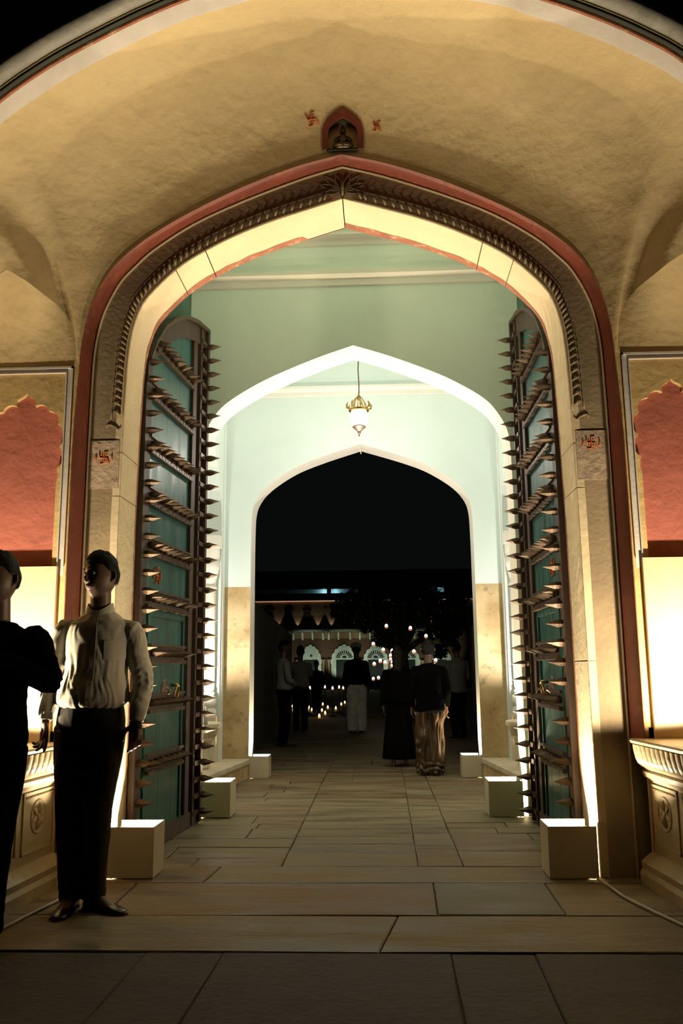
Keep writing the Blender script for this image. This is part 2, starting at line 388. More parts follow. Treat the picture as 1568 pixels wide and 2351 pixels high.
for s in (-1, 1):
    c = XA+s*PC
    mb = MB(); mb.box((c-.27, GW+.035, 1.70), (c+.27, GW+.055, 3.14)); build('rose_panel', mb, M['pink'], wall)
    hole = cusp(c, .222)
    outer = [(c-.262, 1.80), (c+.262, 1.80), (c+.262, 3.126), (c-.262, 3.126)]
    mb = MB(); mb.ring_prism(outer, [hole], GW+.004, GW+.036); build('cusped_surround', mb, M['wallp'], wall)
    mb = MB()
    mb.ring_prism([(c-.302, 1.80), (c+.302, 1.80), (c+.302, 3.166), (c-.302, 3.166)], [[(c-.262, 1.81), (c+.262, 1.81), (c+.262, 3.126), (c-.262, 3.126)]], GW-.002, GW+.05)
    for (a0, b0, a1, b1) in ((c-.302, 3.152, c+.302, 3.166), (c-.302, 1.86, c-.292, 3.166), (c+.292, 1.86, c+.302, 3.166), (c-.264, 1.86, c-.258, 3.126), (c+.258, 1.86, c+.264, 3.126), (c-.264, 3.122, c+.264, 3.128)): mb.box((a0, GW-.013, b0), (a1, GW+.035, b1))
    build('panel_frame', mb, M['white'], wall)
    mb = MB(); mb.box((c-.268, GW-.03, .80), (c+.268, GW+.045, 1.858)); build('lower_panel', mb, M['dado'], wall, label='pale plaster panel under the rose arch')

# ------------------------------------------------------------------ gate arch: stone band, mouldings, soffit stones
mb = MB()
between(mb, full(PG), full(PR), GF, GF); 
band = struct('wall_gate_band', mb, M['band'])
for s in (-1, 1):
    x0, x1 = sorted((XA+s*1.475, XA+s*1.672)); mb = MB(); mb.box((x0, GF-.006, 2.38), (x1, GF+.01, 2.70)); build('springer_stone', mb, M['block'], band)
# red moulding, a swept roll between band and wall
def sweep_profile(mb, path, prof, closed=False):
    """path [(x,z)] ; prof [(n, y)]: n outward from the opening, y absolute depth"""
    rings = []
    for i, (x, z) in enumerate(path):
        a = V((*path[max(i-1, 0)], 0)); b = V((*path[min(i+1, len(path)-1)], 0)); t = (b-a).normalized(); nn = V((-t.y, t.x, 0))
        rings.append([(x+nn.x*k, y, z+nn.y*k) for k, y in prof])
    mb.loft(rings, closed=False, caps=False)
def resample(c, step=.05):
    out = [c[0]]
    for a, b in zip(c[:-1], c[1:]):
        d = math.hypot(b[0]-a[0], b[1]-a[1]); k = max(1, int(d/step))
        out += [(a[0]+(b[0]-a[0])*j/k, a[1]+(b[1]-a[1])*j/k) for j in range(1, k+1)]
    return out
def rs0(c, n):
    d = [0]
    for i in range(len(c)-1): d.append(d[-1]+math.hypot(c[i+1][0]-c[i][0], c[i+1][1]-c[i][1]))
    return [(float(np.interp(d[-1]*k/n, d, [p[0] for p in c])), float(np.interp(d[-1]*k/n, d, [p[1] for p in c]))) for k in range(n+1)]
fa, fb = rs0(full(PR), 180), rs0(full(PRO), 180)
def twin(name, prof, m):
    mb = MB(); rr = []
    lo_cut = .74
    for (xa, za), (xb, zb) in zip(fa, fb):
        if za < lo_cut: za = zb = lo_cut
        cx, cz = XA, 2.2; rr.append([(xa+(xb-xa)*f, y, za+(zb-za)*f-dz*(1 if za > 3.2 else (za-2.2 if za > 2.2 else 0))) for f, y, dz in prof])
    mb.loft(rr, closed=False, caps=False); return struct(name, mb, m, smooth=40)
twin('trim_1', [(0, GF+.01, 0), (0, GF-.015, 0), (.06, GF-.03, .004), (.3, GF-.07, .014), (.55, GF-.11, .014), (.8, GW-.004, .005), (.93, GW-.014, 0), (1.0, GW-.010, 0), (1.04, GW+.004, 0)], M['red'])
mb = MB(); sweep_profile(mb, full(PR), [(-.016, GF+.01), (-.016, GF-.010), (-.009, GF-.014), (-.004, GF-.010), (-.004, GF+.01)]); struct('trim_2', mb, M['cream'], smooth=40)
mb = MB(); sweep_profile(mb, full(PRO), [(.000, GW+.01), (.000, GW-.010), (.004, GW-.013), (.008, GW-.008), (.008, GW+.01)]); struct('trim_3', mb, M['wallp'], smooth=40)
mb = MB()
for s in (-1, 1): x0, x1 = sorted((XA+s*1.692, XA+s*1.78)); mb.box((x0, GF-.002, 0), (x1, GF+.03, .745))
build('pier_foot', mb, M['band'], band)
# soffit stones (voussoirs): each block of the lining is a piece
lin = root('trim_4')
fullg = resample(full(PG), .04)
acc = [0]
for i in range(len(fullg)-1): acc.append(acc[-1]+math.hypot(fullg[i+1][0]-fullg[i][0], fullg[i+1][1]-fullg[i][1]))
TOT = acc[-1]; half = TOT/2
cuts = [0, 1.25, 2.33, 2.62, 3.98, 4.22, half]
cuts = sorted(set(cuts+[TOT-c for c in cuts]))
def pt(t):
    i = max(j for j in range(len(acc)) if acc[j] <= t+1e-9); i = min(i, len(acc)-2); u = (t-acc[i])/(acc[i+1]-acc[i])
    a, b = fullg[i], fullg[i+1]; tt = V((b[0]-a[0], b[1]-a[1], 0)).normalized()
    return V((a[0]+(b[0]-a[0])*u, a[1]+(b[1]-a[1])*u, 0)), V((-tt.y, tt.x, 0))
for a, b in zip(cuts[:-1], cuts[1:]):
    g = .0035; k = max(2, int((b-a)/.045)); mb = MB(); mr = MB(); rings = []; rr = []
    for j in range(k+1):
        t = a+g+(b-a-2*g)*j/k; p, n = pt(t)
        def Q(d, Y): return (p.x+n.x*d, Y, p.y+n.y*d)
        rings.append([Q(.10, GF+.004), Q(.004, GF-.004), Q(0, GF), Q(0, GB-.01), Q(.006, GB), Q(.10, GB)])
        wv = .030+.045*min(1, max(0, (p.y-3.2)/.8))+.016*ns((p.x*3, 0, p.y*3), 2.6)+.006*ns((p.x*3, 0, p.y*3), 14)
        if abs(t-half) < .3 and t < half: wv = .002
        rr.append([Q(-.0015, GB-wv), Q(-.0015, GB-.004), Q(.004, GB+.002)])
    mb.loft(rings, closed=True, caps=True); st = build('lining_stone', mb, M['cream'], lin, smooth=35)
    mr.loft(rr, closed=False, caps=False)
    build('red_edge_paint', mr, M['redband'], st)
# rope moulding
mb = MB(); mb2 = MB()
rp = resample([(x, z) for x, z in PG if z > 0], .035)
d = 0; nxt = 2.72
for s in (-1, 1):
    d = 0; last = None; nxt = 0
    for i in range(1, len(rp)-1):
        x, z = rp[i]
        if z < 2.86: last = (x, z); continue
        if x < .07: continue
        if last: d += math.hypot(x-last[0], z-last[1])
        last = (x, z)
        t = V((rp[i+1][0]-rp[i-1][0], rp[i+1][1]-rp[i-1][1], 0)).normalized(); n = V((t.y, -t.x, 0))
        if d < nxt: continue
        nxt += .029
        c = V((x, z, 0))+n*.052
        dirv = (t*.6+n*.8).normalized()
        A = c-dirv*.027; B = c+dirv*.027
        mb.tube([(XA+s*A.x, GF-.004, A.y), (XA+s*c.x, GF-.016, c.y), (XA+s*B.x, GF-.004, B.y)], [.005, .010, .005], 8)
    for off in (.012, .088):
        pts = []
        for i in range(1, len(rp)-1):
            x, z = rp[i]
            if z < 2.80 or x < .05: continue
            t = V((rp[i+1][0]-rp[i-1][0], rp[i+1][1]-rp[i-1][1], 0)).normalized(); n = V((t.y, -t.x, 0)); p = V((x, z, 0))+n*off
            pts.append((XA+s*p.x, GF-.003, p.y))
        mb2.tube(pts, .005, 6)
    mb2.tube([(XA+s*(1.455+.01+.1*k/8+.012*math.cos(k)), GF-.004, 2.79-.02*math.sin(k*.8)) for k in range(9)], .006, 6)
build('rope_moulding', mb, M['band'], band, smooth=True); build('rope_border', mb2, M['band'], band, smooth=True)
# leaf ornament at the crown
mb = MB()
for s in (-1, 1):
    for k, (a, l) in enumerate(((12, .15), (38, .16), (66, .12), (-14, .12))):
        a = math.radians(a+5); c0 = V((.01, 4.435, 0))
        tip = c0+V((math.cos(a)*l, math.sin(a)*l, 0)); side = V((-math.sin(a), math.cos(a), 0))*.02
        loop = [c0+(tip-c0)*t+side*math.sin(PI*t)*sg for t, sg in [(j/7, 1) for j in range(8)]]+[c0+(tip-c0)*t-side*math.sin(PI*t) for t in [1-j/7 for j in range(1, 8)]]
        mb.tube([(XA+s*p.x, GF-.003, p.y) for p in loop], .0030, 6)
mb.tube([(XA, GF-.004, 4.39), (XA, GF-.008, 4.46), (XA, GF-.004, 4.56)], [.006, .008, .004], 8)
build('leaf_carving', mb, M['band'], band, smooth=True)
# back of the gate wall, towards the first chamber
mb = MB(); faceband(mb, PG, 1.8, 5.5, GB+.001); struct('wall_gate_back', mb, M['green'])

# ------------------------------------------------------------------ half-dome vault over the recess
AF = 4.60
arcL = [(1116,0),(1211,27),(1323,64),(1451,118),(1568,188)]; arcl = [(0,281),(128,188),(255,118),(383,57),(500,16)]
R_ = [(p.x-XA, p.z) for p in (at(x, y, AF) for x, y in arcL)]; L_ = [(p.x-XA, p.z) for p in (at(x, y, AF) for x, y in arcl)]
arch = [(-2.75, 2.9), (-2.66, 3.5), (-2.42, 4.02)]+L_+[(0, 5.335)]+R_+[(2.42, 4.06), (2.66, 3.5), (2.75, 2.9)]
arch = [(XA+x, z) for x, z in arch]
def cat(c, k=6):
    P = [V((*p, 0)) for p in c]; out = []
    for i in range(len(P)-1):
        p0, p1, p2, p3 = P[max(i-1, 0)], P[i], P[i+1], P[min(i+2, len(P)-1)]
        for j in range(k):
            t = j/k; q = .5*((2*p1)+(p2-p0)*t+(2*p0-5*p1+4*p2-p3)*t*t+(3*p1-p0-3*p2+p3)*t**3); out.append((q.x, q.y))
    return out+[c[-1]]
arch = cat(arch)
lunL = [(2.75, 3.15), (2.735, 3.3), (2.70, 3.44), (2.62, 3.56), (2.50, 3.665), (2.37, 3.77), (2.245, 3.862), (2.107, 3.775), (1.99, 3.68), (1.90, 3.61), (1.831, 3.535), (1.775, 3.43), (1.745, 3.31), (1.737, 3.16)]
low = [(XA-x, z) for x, z in lunL]+[(XA-x, z) for x, z in PRO if z > 3.17]
nl = len(low); low = low+[(2*XA-x, z) for x, z in reversed(low[:-1])]
def cum(c):
    d = [0]
    for i in range(len(c)-1): d.append(d[-1]+math.hypot(c[i+1][0]-c[i][0], c[i+1][1]-c[i][1]))
    return d
def samp(c, d, t):
    t = min(max(t, 0), d[-1]-1e-9); i = max(j for j in range(len(d)) if d[j] <= t); i = min(i, len(c)-2); u = (t-d[i])/(d[i+1]-d[i]+1e-12)
    return (c[i][0]+(c[i+1][0]-c[i][0])*u, c[i][1]+(c[i+1][1]-c[i][1])*u)
dl, da = cum(low), cum(arch)
iap, ipier = 6, 13                                  # indexes of the lunette apex and the pier tip in `low`
key_l = [0, dl[iap], dl[ipier], dl[nl-1]]; key_a = [0, da[-1]*.14, da[-1]*.21, da[-1]*.5]
def lean(p):
    x, z = p
    if abs(x-XA) < 1.736 or z < 3.17: return p, GW
    lim = abs(x-XA)
    k = (max(0, min(1, (z-3.17)/.69)))**1.3; q_ = max(0, min(1, (lim-1.736)/.36)); k *= q_*q_*(3-2*q_)
    Y = GW-.28*k; return (x*Y/GW, EYE+(z-EYE)*Y/GW), Y
NT, NS = 420, 44
grid = []
for i in range(NT+1):
    f = i/NT; g = f if f <= .5 else 1-f
    tl = g*dl[-1]; ta = np.interp(tl, key_l, key_a)
    if f > .5: tl, ta = dl[-1]-tl, da[-1]-ta
    p, q = samp(low, dl, tl), samp(arch, da, ta); col = []
    p, YL = lean(p); kl = .30*min(1, (GW-YL)/.28)
    for j in range(NS+1):
        s = j/NS; cu = (1-math.cos(s*PI/2))*(1-kl)+s*kl; su = math.sin(s*PI/2)*(1-kl)+kl*(.75*s+.25*math.sin(s*PI/2))
        x = p[0]+(q[0]-p[0])*(.35*s+.65*su*s); Y = YL-.003+(AF-YL+.003)*cu; z = p[1]+(q[1]-p[1])*su
        k = .012*min(1, s*6)*min(1, (1-s)*12)
        Y += k*ns((x, Y, z), 2.3); z += k*.6*ns((x, Y, z), 5.1, 4)
        col.append((x, Y, z))
    grid.append(col)
for s in (-1, 1):
    P = [p for p in low[:ipier+1]] if s < 0 else [(2*XA-p[0], p[1]) for p in low[:ipier+1]]
    P = [(float(np.interp(k/60*dl[ipier], dl[:ipier+1], [q[0] for q in P])), float(np.interp(k/60*dl[ipier], dl[:ipier+1], [q[1] for q in P]))) for k in range(61)]
    mb = MB(); rr = []
    for (x, z) in P:
        (xt, zt), Yt = lean((x, z)); c = []
        for j in range(13):
            u = j/12; c.append((x+(xt-x)*u**2.2, GW-.002-(GW-.002-Yt)*u**2.0, 3.165+(zt-3.165)*u))
        rr.append(c)
    mb.loft(rr, closed=False, caps=False); build('lunette_'+('left' if s < 0 else 'right'), mb, M['vault'], smooth=True, kind='structure')
# arched opening for the little shrine
nb = at(787, 338, 5.27); nt_ = at(787, 251, 5.2); nw = .128
def niche_half(w, z0, z1):
    return [(w, z0), (w, z0+(z1-z0)*.40), (w*.97, z0+(z1-z0)*.56), (w*.85, z0+(z1-z0)*.72), (w*.55, z0+(z1-z0)*.87), (0, z1)]
def arch_loop(cx, w, z0, z1):
    h = niche_half(w, z0, z1); return [(cx-x, z) for x, z in h]+[(cx+x, z) for x, z in reversed(h[:-1])]
def inside(poly, x, z):
    c = False; n = len(poly)
    for i in range(n):
        x0, z0 = poly[i]; x1, z1 = poly[(i+1) % n]
        if (z0 > z) != (z1 > z) and x < (x1-x0)*(z-z0)/(z1-z0)+x0: c = not c
    return c
NCX = nb.x
hl = arch_loop(NCX, .118, nb.z, nt_.z-.02)
mb = MB(); vs = [p for c in grid for p in c]; fs = []
for i in range(NT):
    for j in range(NS):
        c = grid[i][j]; c2 = grid[i+1][j+1]
        if inside(hl, (c[0]+c2[0])/2, (c[2]+c2[2])/2): continue
        fs.append((i*(NS+1)+j, (i+1)*(NS+1)+j, (i+1)*(NS+1)+j+1, i*(NS+1)+j+1))
mb.add(vs, fs); ceil = build('ceiling', mb, M['vault'], smooth=True, kind='structure')
# shrine frame and recess: follows the tilt of the vault
def vy(z): # depth of the vault surface on the axis at height z
    s = math.asin(min(1, max(0, (z-4.61)/(5.335-4.61)))); return GW+(AF-GW)*(1-math.cos(s))
o_ = cat(arch_loop(NCX, .140, nb.z-.006, nt_.z+.022), 4); i_ = cat(arch_loop(NCX, .099, nb.z, nt_.z-.03), 4)
o_ = resample(o_, .02); n0 = len(o_)
def rs(c, n):
    d = cum(c); return [samp(c, d, d[-1]*k/(n-1)) for k in range(n)]
i_ = rs(i_, n0); mb = MB()
mb.loft([[(x, vy(z)+.02, z) for x, z in o_], [(x, vy(z)-.016, z) for x, z in o_], [(x, vy(z)-.016, z) for x, z in i_], [(x, vy(z)+.01, z) for x, z in i_]], closed=False, caps=False)
build('shrine_frame', mb, M['red'], ceil, smooth=40)
mb = MB(); mb.loft([[(x, vy(z)-.006, z) for x, z in i_], [(x, 5.45, z) for x, z in i_]], closed=False, caps=False)
mb.add([(NCX-.1, 5.45, nb.z-.01), (NCX+.1, 5.45, nb.z-.01), (NCX+.1, 5.45, nt_.z+.01), (NCX-.1, 5.45, nt_.z+.01)], [(0,1,2,3)])
build('shrine_recess', mb, M['soot'], ceil)
mb = MB(); mb.box((NCX-.10, 5.278, nb.z-.012), (NCX+.10, 5.45, nb.z)); build('shrine_sill', mb, M['soot'], ceil)
idol = thing('idol', 'small dark seated idol inside the red framed niche above the gate', 'idol', (NCX, 5.31, nb.z))
mb = MB(); mb.lathe([(.001, 0), (.055, 0), (.058, .012), (.045, .022), (.05, .035), (.046, .06), (.034, .085), (.03, .10), (.018, .112), (.001, .115)], n=18); build('body', mb, M['iron'], idol, True)
mb = MB(); mb.lathe([(.001, .105), (.016, .108), (.024, .125), (.024, .142), (.017, .155), (.020, .160), (.012, .178), (.004, .196), (.001, .20)], n=16); build('head', mb, M['iron'], idol, True)
for s in (-1, 1):
    mb = MB(); mb.tube([(s*.03, 0, .098), (s*.052, -.015, .07), (s*.04, -.04, .052), (s*.022, -.048, .055)], [.011, .010, .008, .006], 8); build('arm', mb, M['iron'], idol, True)
    mb = MB(); mb.tube([(s*.02, -.02, .03), (s*.055, -.03, .02), (s*.03, -.055, .016), (0, -.06, .014)], [.018, .016, .012, .008], 8); build('leg', mb, M['iron'], idol, True)
# outer arch: white band on the lip, red line, dark roll mouldings
AO = AF-.09; NO = -.037                            # the lip slopes forward; the mouldings sit on its front edge
def rimtrim(name, prof, m): mb = MB(); sweep_profile(mb, arch, [(n_+NO, AO+y_) for n_, y_ in prof]); return struct(name, mb, m, smooth=40)
mb = MB(); sweep_profile(mb, arch, [(-.002, AF+.02), (-.003, AF), (.015, AO-.004)]); struct('trim_5', mb, M['white'], smooth=20)
rimtrim('trim_6', [(.052, -.002), (.052, -.022), (.062, -.026), (.066, -.002)], M['redband'])
rimtrim('trim_7', [(.064, -.01), (.066, -.03), (.078, -.045), (.086, -.03), (.092, -.02)], M['facade'])
rimtrim('trim_8', [(.090, -.02), (.090, -.046), (.095, -.051), (.099, -.046), (.099, -.02)], M['gold'])
rimtrim('trim_9', [(.098, -.03)]+[(.15-.05*math.cos(a), -.03-.10*math.sin(a)) for a in [PI*k/12 for k in range(13)]]+[(.206, -.03), (.206, 0)], M['mould'])
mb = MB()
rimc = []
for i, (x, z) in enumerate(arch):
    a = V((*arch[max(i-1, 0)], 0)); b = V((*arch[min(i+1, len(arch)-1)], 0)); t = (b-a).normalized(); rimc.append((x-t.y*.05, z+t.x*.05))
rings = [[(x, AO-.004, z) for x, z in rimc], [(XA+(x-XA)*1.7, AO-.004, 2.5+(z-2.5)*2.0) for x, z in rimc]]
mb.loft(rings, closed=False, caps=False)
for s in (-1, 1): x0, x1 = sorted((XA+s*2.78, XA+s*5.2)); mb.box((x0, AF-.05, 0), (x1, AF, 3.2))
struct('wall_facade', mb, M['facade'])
mb = MB()
for s in (-1, 1): x0, x1 = sorted((XA+s*2.8, XA+s*2.95)); mb.box((x0, AF, 0), (x1, GW+.1, 3.3))
struct('wall_recess_side', mb, M['wallp'])

# ------------------------------------------------------------------ first chamber (green)
def chamber(names, Y0, Y1, W, H, side, ceilm):
    mb = MB(); mb.box((XA-W-.1, Y0, 0), (XA-W, Y1, H)); struct(names[0], mb, side)
    mb = MB(); mb.box((XA+W, Y0, 0), (XA+W+.1, Y1, H)); struct(names[1], mb, side)
    mb = MB(); mb.box((XA-W-.1, Y0, H), (XA+W+.1, Y1, H+.1)); struct(names[2], mb, ceilm)
chamber(('wall_left', 'wall_right', 'ceiling_green'), GB, W2F, 1.52, 5.42, M['greend'], M['green'])
def cornice(name, Y, W, zs, m, dep=.05):
    mb = MB(); 
    prof = []
    n = len(zs)
    pr = [(0, zs[0]), (-.018, zs[0]+.003), (-.018, zs[0]+.06*(zs[1]-zs[0])/.13), (-dep*.6, zs[0]+.55*(zs[1]-zs[0])), (-dep, zs[0]+.72*(zs[1]-zs[0])), (-dep, zs[1]), (0, zs[1])]
    mb.loft([[(XA-W, Y+d, z) for d, z in pr], [(XA+W, Y+d, z) for d, z in pr]]); struct(name, mb, m)
cornice('trim_10', W2F, 1.52, (4.752, 4.885), M['plastw'], .07)
cornice('trim_11', W2F, 1.52, (5.16, 5.26), M['plastw'], .09)
mb = MB()
for s in (-1, 1): pass
def arch_wall(name, prof, Yf, Yb, W, top, m, msoff, dz=None, mlow=None, names=None):
    """pierced wall: upper paint, lower paint (dado) and the arch soffit"""
    up = MB(); faceband(up, [p for p in prof], W, top, Yf) if not dz else None
    if dz:
        pr = [(np.interp(dz, [p[1] for p in prof[:6]], [p[0] for p in prof[:6]]), dz)]+[p for p in prof if p[1] > dz]
        faceband(up, pr, W, top, Yf)
        lo = MB(); pl = [p for p in prof if p[1] < dz]+[pr[0]]; faceband(lo, pl, W, 0, Yf)
        lo_o = struct(name+'_dado', lo, mlow)
    struct(name, up, m)
    bk = MB(); faceband(bk, prof, W, top, Yb); struct(name+'_back', bk, M['mint'] if Yb < 9 else M['facade'])
    so = MB(); c = resample(full(prof), .06); n = len(c)
    k = 4
    vs = [(x, Yf+(Yb-Yf)*j/k, z) for j in range(k+1) for x, z in c]
    so.add(vs, [(j*n+i, j*n+i+1, (j+1)*n+i+1, (j+1)*n+i) for j in range(k) for i in range(n-1)])
    so_o = struct(names, so, msoff, smooth=30)
arch_wall('wall_middle', P2, W2F, W2B, 1.9, 5.42, M['green'], M['plastw'], 2.34, M['dado'], 'trim_12')

# ------------------------------------------------------------------ second chamber (mint) with side bays
H2 = 5.15
mb = MB(); mb.box((XA-2.9, W2B, H2), (XA+2.9, W3F, H2+.1)); struct('ceiling_mint', mb, M['mint'])
cornice('trim_13', W3F, 1.9, (4.54, 4.655), M['plastw'], .07)
arch_wall('wall_back', P3, W3F, W3B, 2.9, 5.2, M['mint'], M['plastw'], 2.20, M['stain'], 'trim_14')
for s, nm in ((-1, 'left'), (1, 'right')):
    # side wall: arched bay opening between two piers, alcove behind
    cy = 9.15; hw = .86; W = 1.64
    h = [(hw, 0), (hw, 2.75), (hw*.98, 3.0), (hw*.88, 3.3), (hw*.66, 3.55), (hw*.36, 3.75), (0, 3.92)]
    loop = [(cy-a, z) for a, z in h]+[(cy+a, z) for a, z in reversed(h[:-1])]
    mb = MB()
    outer = [(W2B, 0), (cy-hw, 0)]+loop[1:-1]+[(cy+hw, 0), (W3F, 0), (W3F, H2), (W2B, H2)]
    mb.prism(outer, 0, .22)
    mb.v = [(XA+s*(W+y), x, z) for x, y, z in mb.v]
    struct('wall_bay_'+nm, mb, M['mint'])
    mb = MB(); x0, x1 = sorted((XA+s*(W+.9), XA+s*(W+1.0))); mb.box((x0, W2B, 0), (x1, W3F, H2)); struct('wall_alcove_'+nm, mb, M['plastw'])
    # cusped relief steps in the bay, half columns with bulb base and capital
    for cyy in (cy-hw+.08, cy+hw-.09):
        t = thing('half_column', ('white column with bulb base in the %s bay, %s of two' % (nm, 'nearer' if cyy < cy else 'farther')), 'column', (XA+s*(W+.10), cyy, 0), 'columns of the side bays')
        mb = MB(); mb.lathe([(.001, .72), (.085, .72), (.09, .76), (.075, .80), (.06, .805)], n=24); build('base', mb, M['plastw'], t, 40)
        mb = MB(); mb.lathe([(.06, .80), (.082, .84), (.088, .88), (.078, .93), (.058, .955), (.068, .965), (.068, .985), (.055, .99)], n=24); build('bulb', mb, M['plastw'], t, 40)
        mb = MB(); mb.lathe([(.05, .985), (.062, 1.02), (.066, 1.2), (.062, 2.08), (.056, 2.13)], n=24); build('shaft', mb, M['plastw'], t, 40)
        mb = MB(); mb.lathe([(.056, 2.12), (.075, 2.135), (.075, 2.165), (.06, 2.18), (.066, 2.25), (.09, 2.36), (.098, 2.38), (.098, 2.44), (.085, 2.47), (.10, 2.52), (.10, 2.62)], n=24); build('capital', mb, M['plastw'], t, 40)
        mb = MB(); mb.box((-.11, -.09, 2.62), (.11, .09, 2.76)); build('impost', mb, M['plastw'], t)
        mb = MB(); mb.box((-.10, -.085, 0), (.10, .085, .72)); build('pedestal', mb, M['cone'], t)
    for k, (zz, hh) in enumerate(((2.98, .06), (3.16, .05), (3.36, .09), (2.70, .05))):
        x0, x1 = sorted((XA+s*(W+.25), XA+s*(W+.60))); mb = MB(); mb.box((x0, cy+.45-.08*k, zz), (x1, cy+.98, zz+hh)); struct('trim_%d' % (20+k+(5 if s > 0 else 0)), mb, M['plastw'])
    mb = MB(); x0, x1 = sorted((XA+s*(W-.012), XA+s*(W+.01))); mb.box((x0, cy+hw+.06, .2), (x1, cy+hw+.10, 4.4)); mb.box((x0, cy-hw-.10, .2), (x1, cy-hw-.06, 4.4)); struct('trim_%d' % (15 if s < 0 else 16), mb, M['plastw'])

# ------------------------------------------------------------------ gate leaves
SPK = MB(); rings = []
for k, t in enumerate((0, .12, .3, .5, .7, .88, 1)):
    r = .024*(1-t**1.7)*(1+.25*math.sin(PI*min(1, t*1.6))) if t < 1 else .0008
    rings.append([(r*a, r*b, .115*t) for a, b in ((1, 0), (0, 1), (-1, 0), (0, -1))])
SPK.loft(rings)
spike0 = None; strap_me = None
def leaf(side, nN, nF):
    global spike0
    s = side
    A = V((XA+s*nN, 5.865, 0)); B = V((XA+s*nF, 7.325, 0)); U = (B-A).normalized(); WD = (B-A).length
    Nn = V((-s, 0, 0)); Nn = (Nn-U*Nn.dot(U)).normalized()          # towards the passage
    t = thing('gate_leaf', 'tall spiked teal gate leaf folded back on the %s side of the passage' % ('left' if s < 0 else 'right'), 'gate', A)
    mtx = Matrix((U, Nn, V((0, 0, 1)))).transposed().to_4x4()
    if mtx.determinant() < 0: pass
    t.matrix_world = Matrix.Translation(A) @ mtx
    def top(u): return float(np.interp(u, [0, .12, .3, .55, .8, 1.1, WD], [3.40, 3.58, 3.76, 3.93, 4.05, 4.14, 4.19]))
    def B_(name, mb, m, par=None, **k): 
        return build(name, mb, m, par or t, **k)
    # boards
    nb_ = 7
    for k in range(nb_):
        u0, u1 = .10+(1.10-.10)*k/nb_, .10+(1.10-.10)*(k+1)/nb_
        mb = MB(); mb.prism([(u0+.0006, .08), (u1-.0006, .08), (u1-.0006, top(u1)-.03), (u0+.0006, top(u0)-.03)], -.018, .0+.0005*(k % 2)); B_('board', mb, M['teal'])
    mb = MB(); mb.prism([(0, .02), (.115, .02), (.115, top(.115)), (0, top(0))], -.022, .02); B_('hinge_stile', mb, M['wood'])
    mb = MB(); mb.prism([(1.09, .02), (1.19, .02), (1.19, top(1.19)), (1.09, top(1.09))], -.022, .026); B_('meeting_stile', mb, M['wood'])
    mb = MB(); mb.prism([(1.19, .02), (1.25, .02), (1.25, top(1.25)), (1.19, top(1.19))], -.022, .004); B_('inner_fillet', mb, M['black'])
    mb = MB(); mb.prism([(1.25, .02), (1.29, .02), (1.29, top(1.29)), (1.25, top(1.25))], -.022, .04); B_('guard_rail', mb, M['wood'])
    mb = MB(); mb.prism([(1.29, .02), (1.41, .02), (1.41, top(1.41)), (1.29, top(1.29))], -.022, .01); B_('guard_bed', mb, M['black'])
    mb = MB(); mb.prism([(1.41, .02), (WD, .02), (WD, top(WD)+.02), (1.41, top(1.41)+.02)], -.022, .055); B_('guard_rail', mb, M['wood'])
    # curved head piece
    us = [WD*k/14 for k in range(15)]
    mb = MB(); mb.prism([(u, top(u)-.15) for u in us]+[(u, top(u)+.015) for u in reversed(us)], -.022, .03); B_('head_rail', mb, M['wood'])
    mb = MB(); mb.prism([(u, top(u)+.005) for u in us]+[(u, top(u)+.04) for u in reversed(us)], -.022, .055); B_('head_moulding', mb, M['iron'])
    mb = MB(); mb.prism([(0, .0), (WD, .0), (WD, .12), (0, .12)], -.021, .03); B_('bottom_rail', mb, M['wood'])
    def spike(u, v, n0):
        global spike0
        if spike0 is None:
            o = build('spike', SPK, M['iron'], t, smooth=False); spike0 = o
        else: o = dup(spike0, t)
        o.matrix_local = Matrix.Translation((u, n0, v)) @ Matrix.Rotation(-PI/2, 4, 'X') @ Matrix.Rotation(random.uniform(-.15, .15), 4, 'Z')
    zr = [3.55, 3.165, 2.765, 2.39, 2.03, 1.66, 1.28, .935, .525]
    for zi, z in enumerate(zr):
        a, b = (.10, 1.10) if zi < 6 else (.22, 1.02)
        if zi == 0: a = .16
        mb = MB(); mb.prism([(a, z-.005), (b, z-.005), (b, z+.125), (a, z+.125)], -.01, .016); r_ = B_('rail', mb, M['wood'])
        mb = MB(); mb.box((a, .014, z-.012), (b, .040, z+.016)); B_('rail_bead', mb, M['iron'], r_)
        mb = MB(); mb.box((a, .014, z+.108), (b, .034, z+.126)); B_('rail_bead', mb, M['iron'], r_)
        mb = MB()
        for k in range(15): uu = a+.03+(b-a-.06)*k/14; mb.box((uu-.016, .038, z-.007), (uu+.016, .0425, z+.012))
        B_('rail_plates', mb, M['iron'], r_)['kind'] = 'stuff'
        nsp = 9 if zi < 6 else 7
        for k in range(nsp): spike(a+.05+(b-a-.1)*k/(nsp-1), z+.062, .016)
    # wicket door outline in the lower half
    mb = MB(); mb.box((.20, -.004, .12), (.225, .012, 1.62)); mb.box((1.00, -.004, .12), (1.03, .014, 1.62)); mb.box((.20, -.004, 1.60), (1.03, .012, 1.625)); B_('wicket_frame', mb, M['teal'])
    mb = MB(); mb.box((.226, -.002, .13), (.234, .0035, 1.60)); mb.box((.99, -.002, .13), (.999, .0035, 1.60)); B_('wicket_gap', mb, M['black'])
    z = .10; k = 0
    while z < 4.1:
        spike(1.435, z, .055)
        mb = MB(); mb.box((1.27, .008, z-.018), (1.43, .048, z+.018)); B_('iron_strap', mb, M['iron'])
        if z < top(.06)-.06 and min(abs(z-(q+.06)) for q in zr) > .02: spike(.06, z, .02)
        z += .1275; k += 1
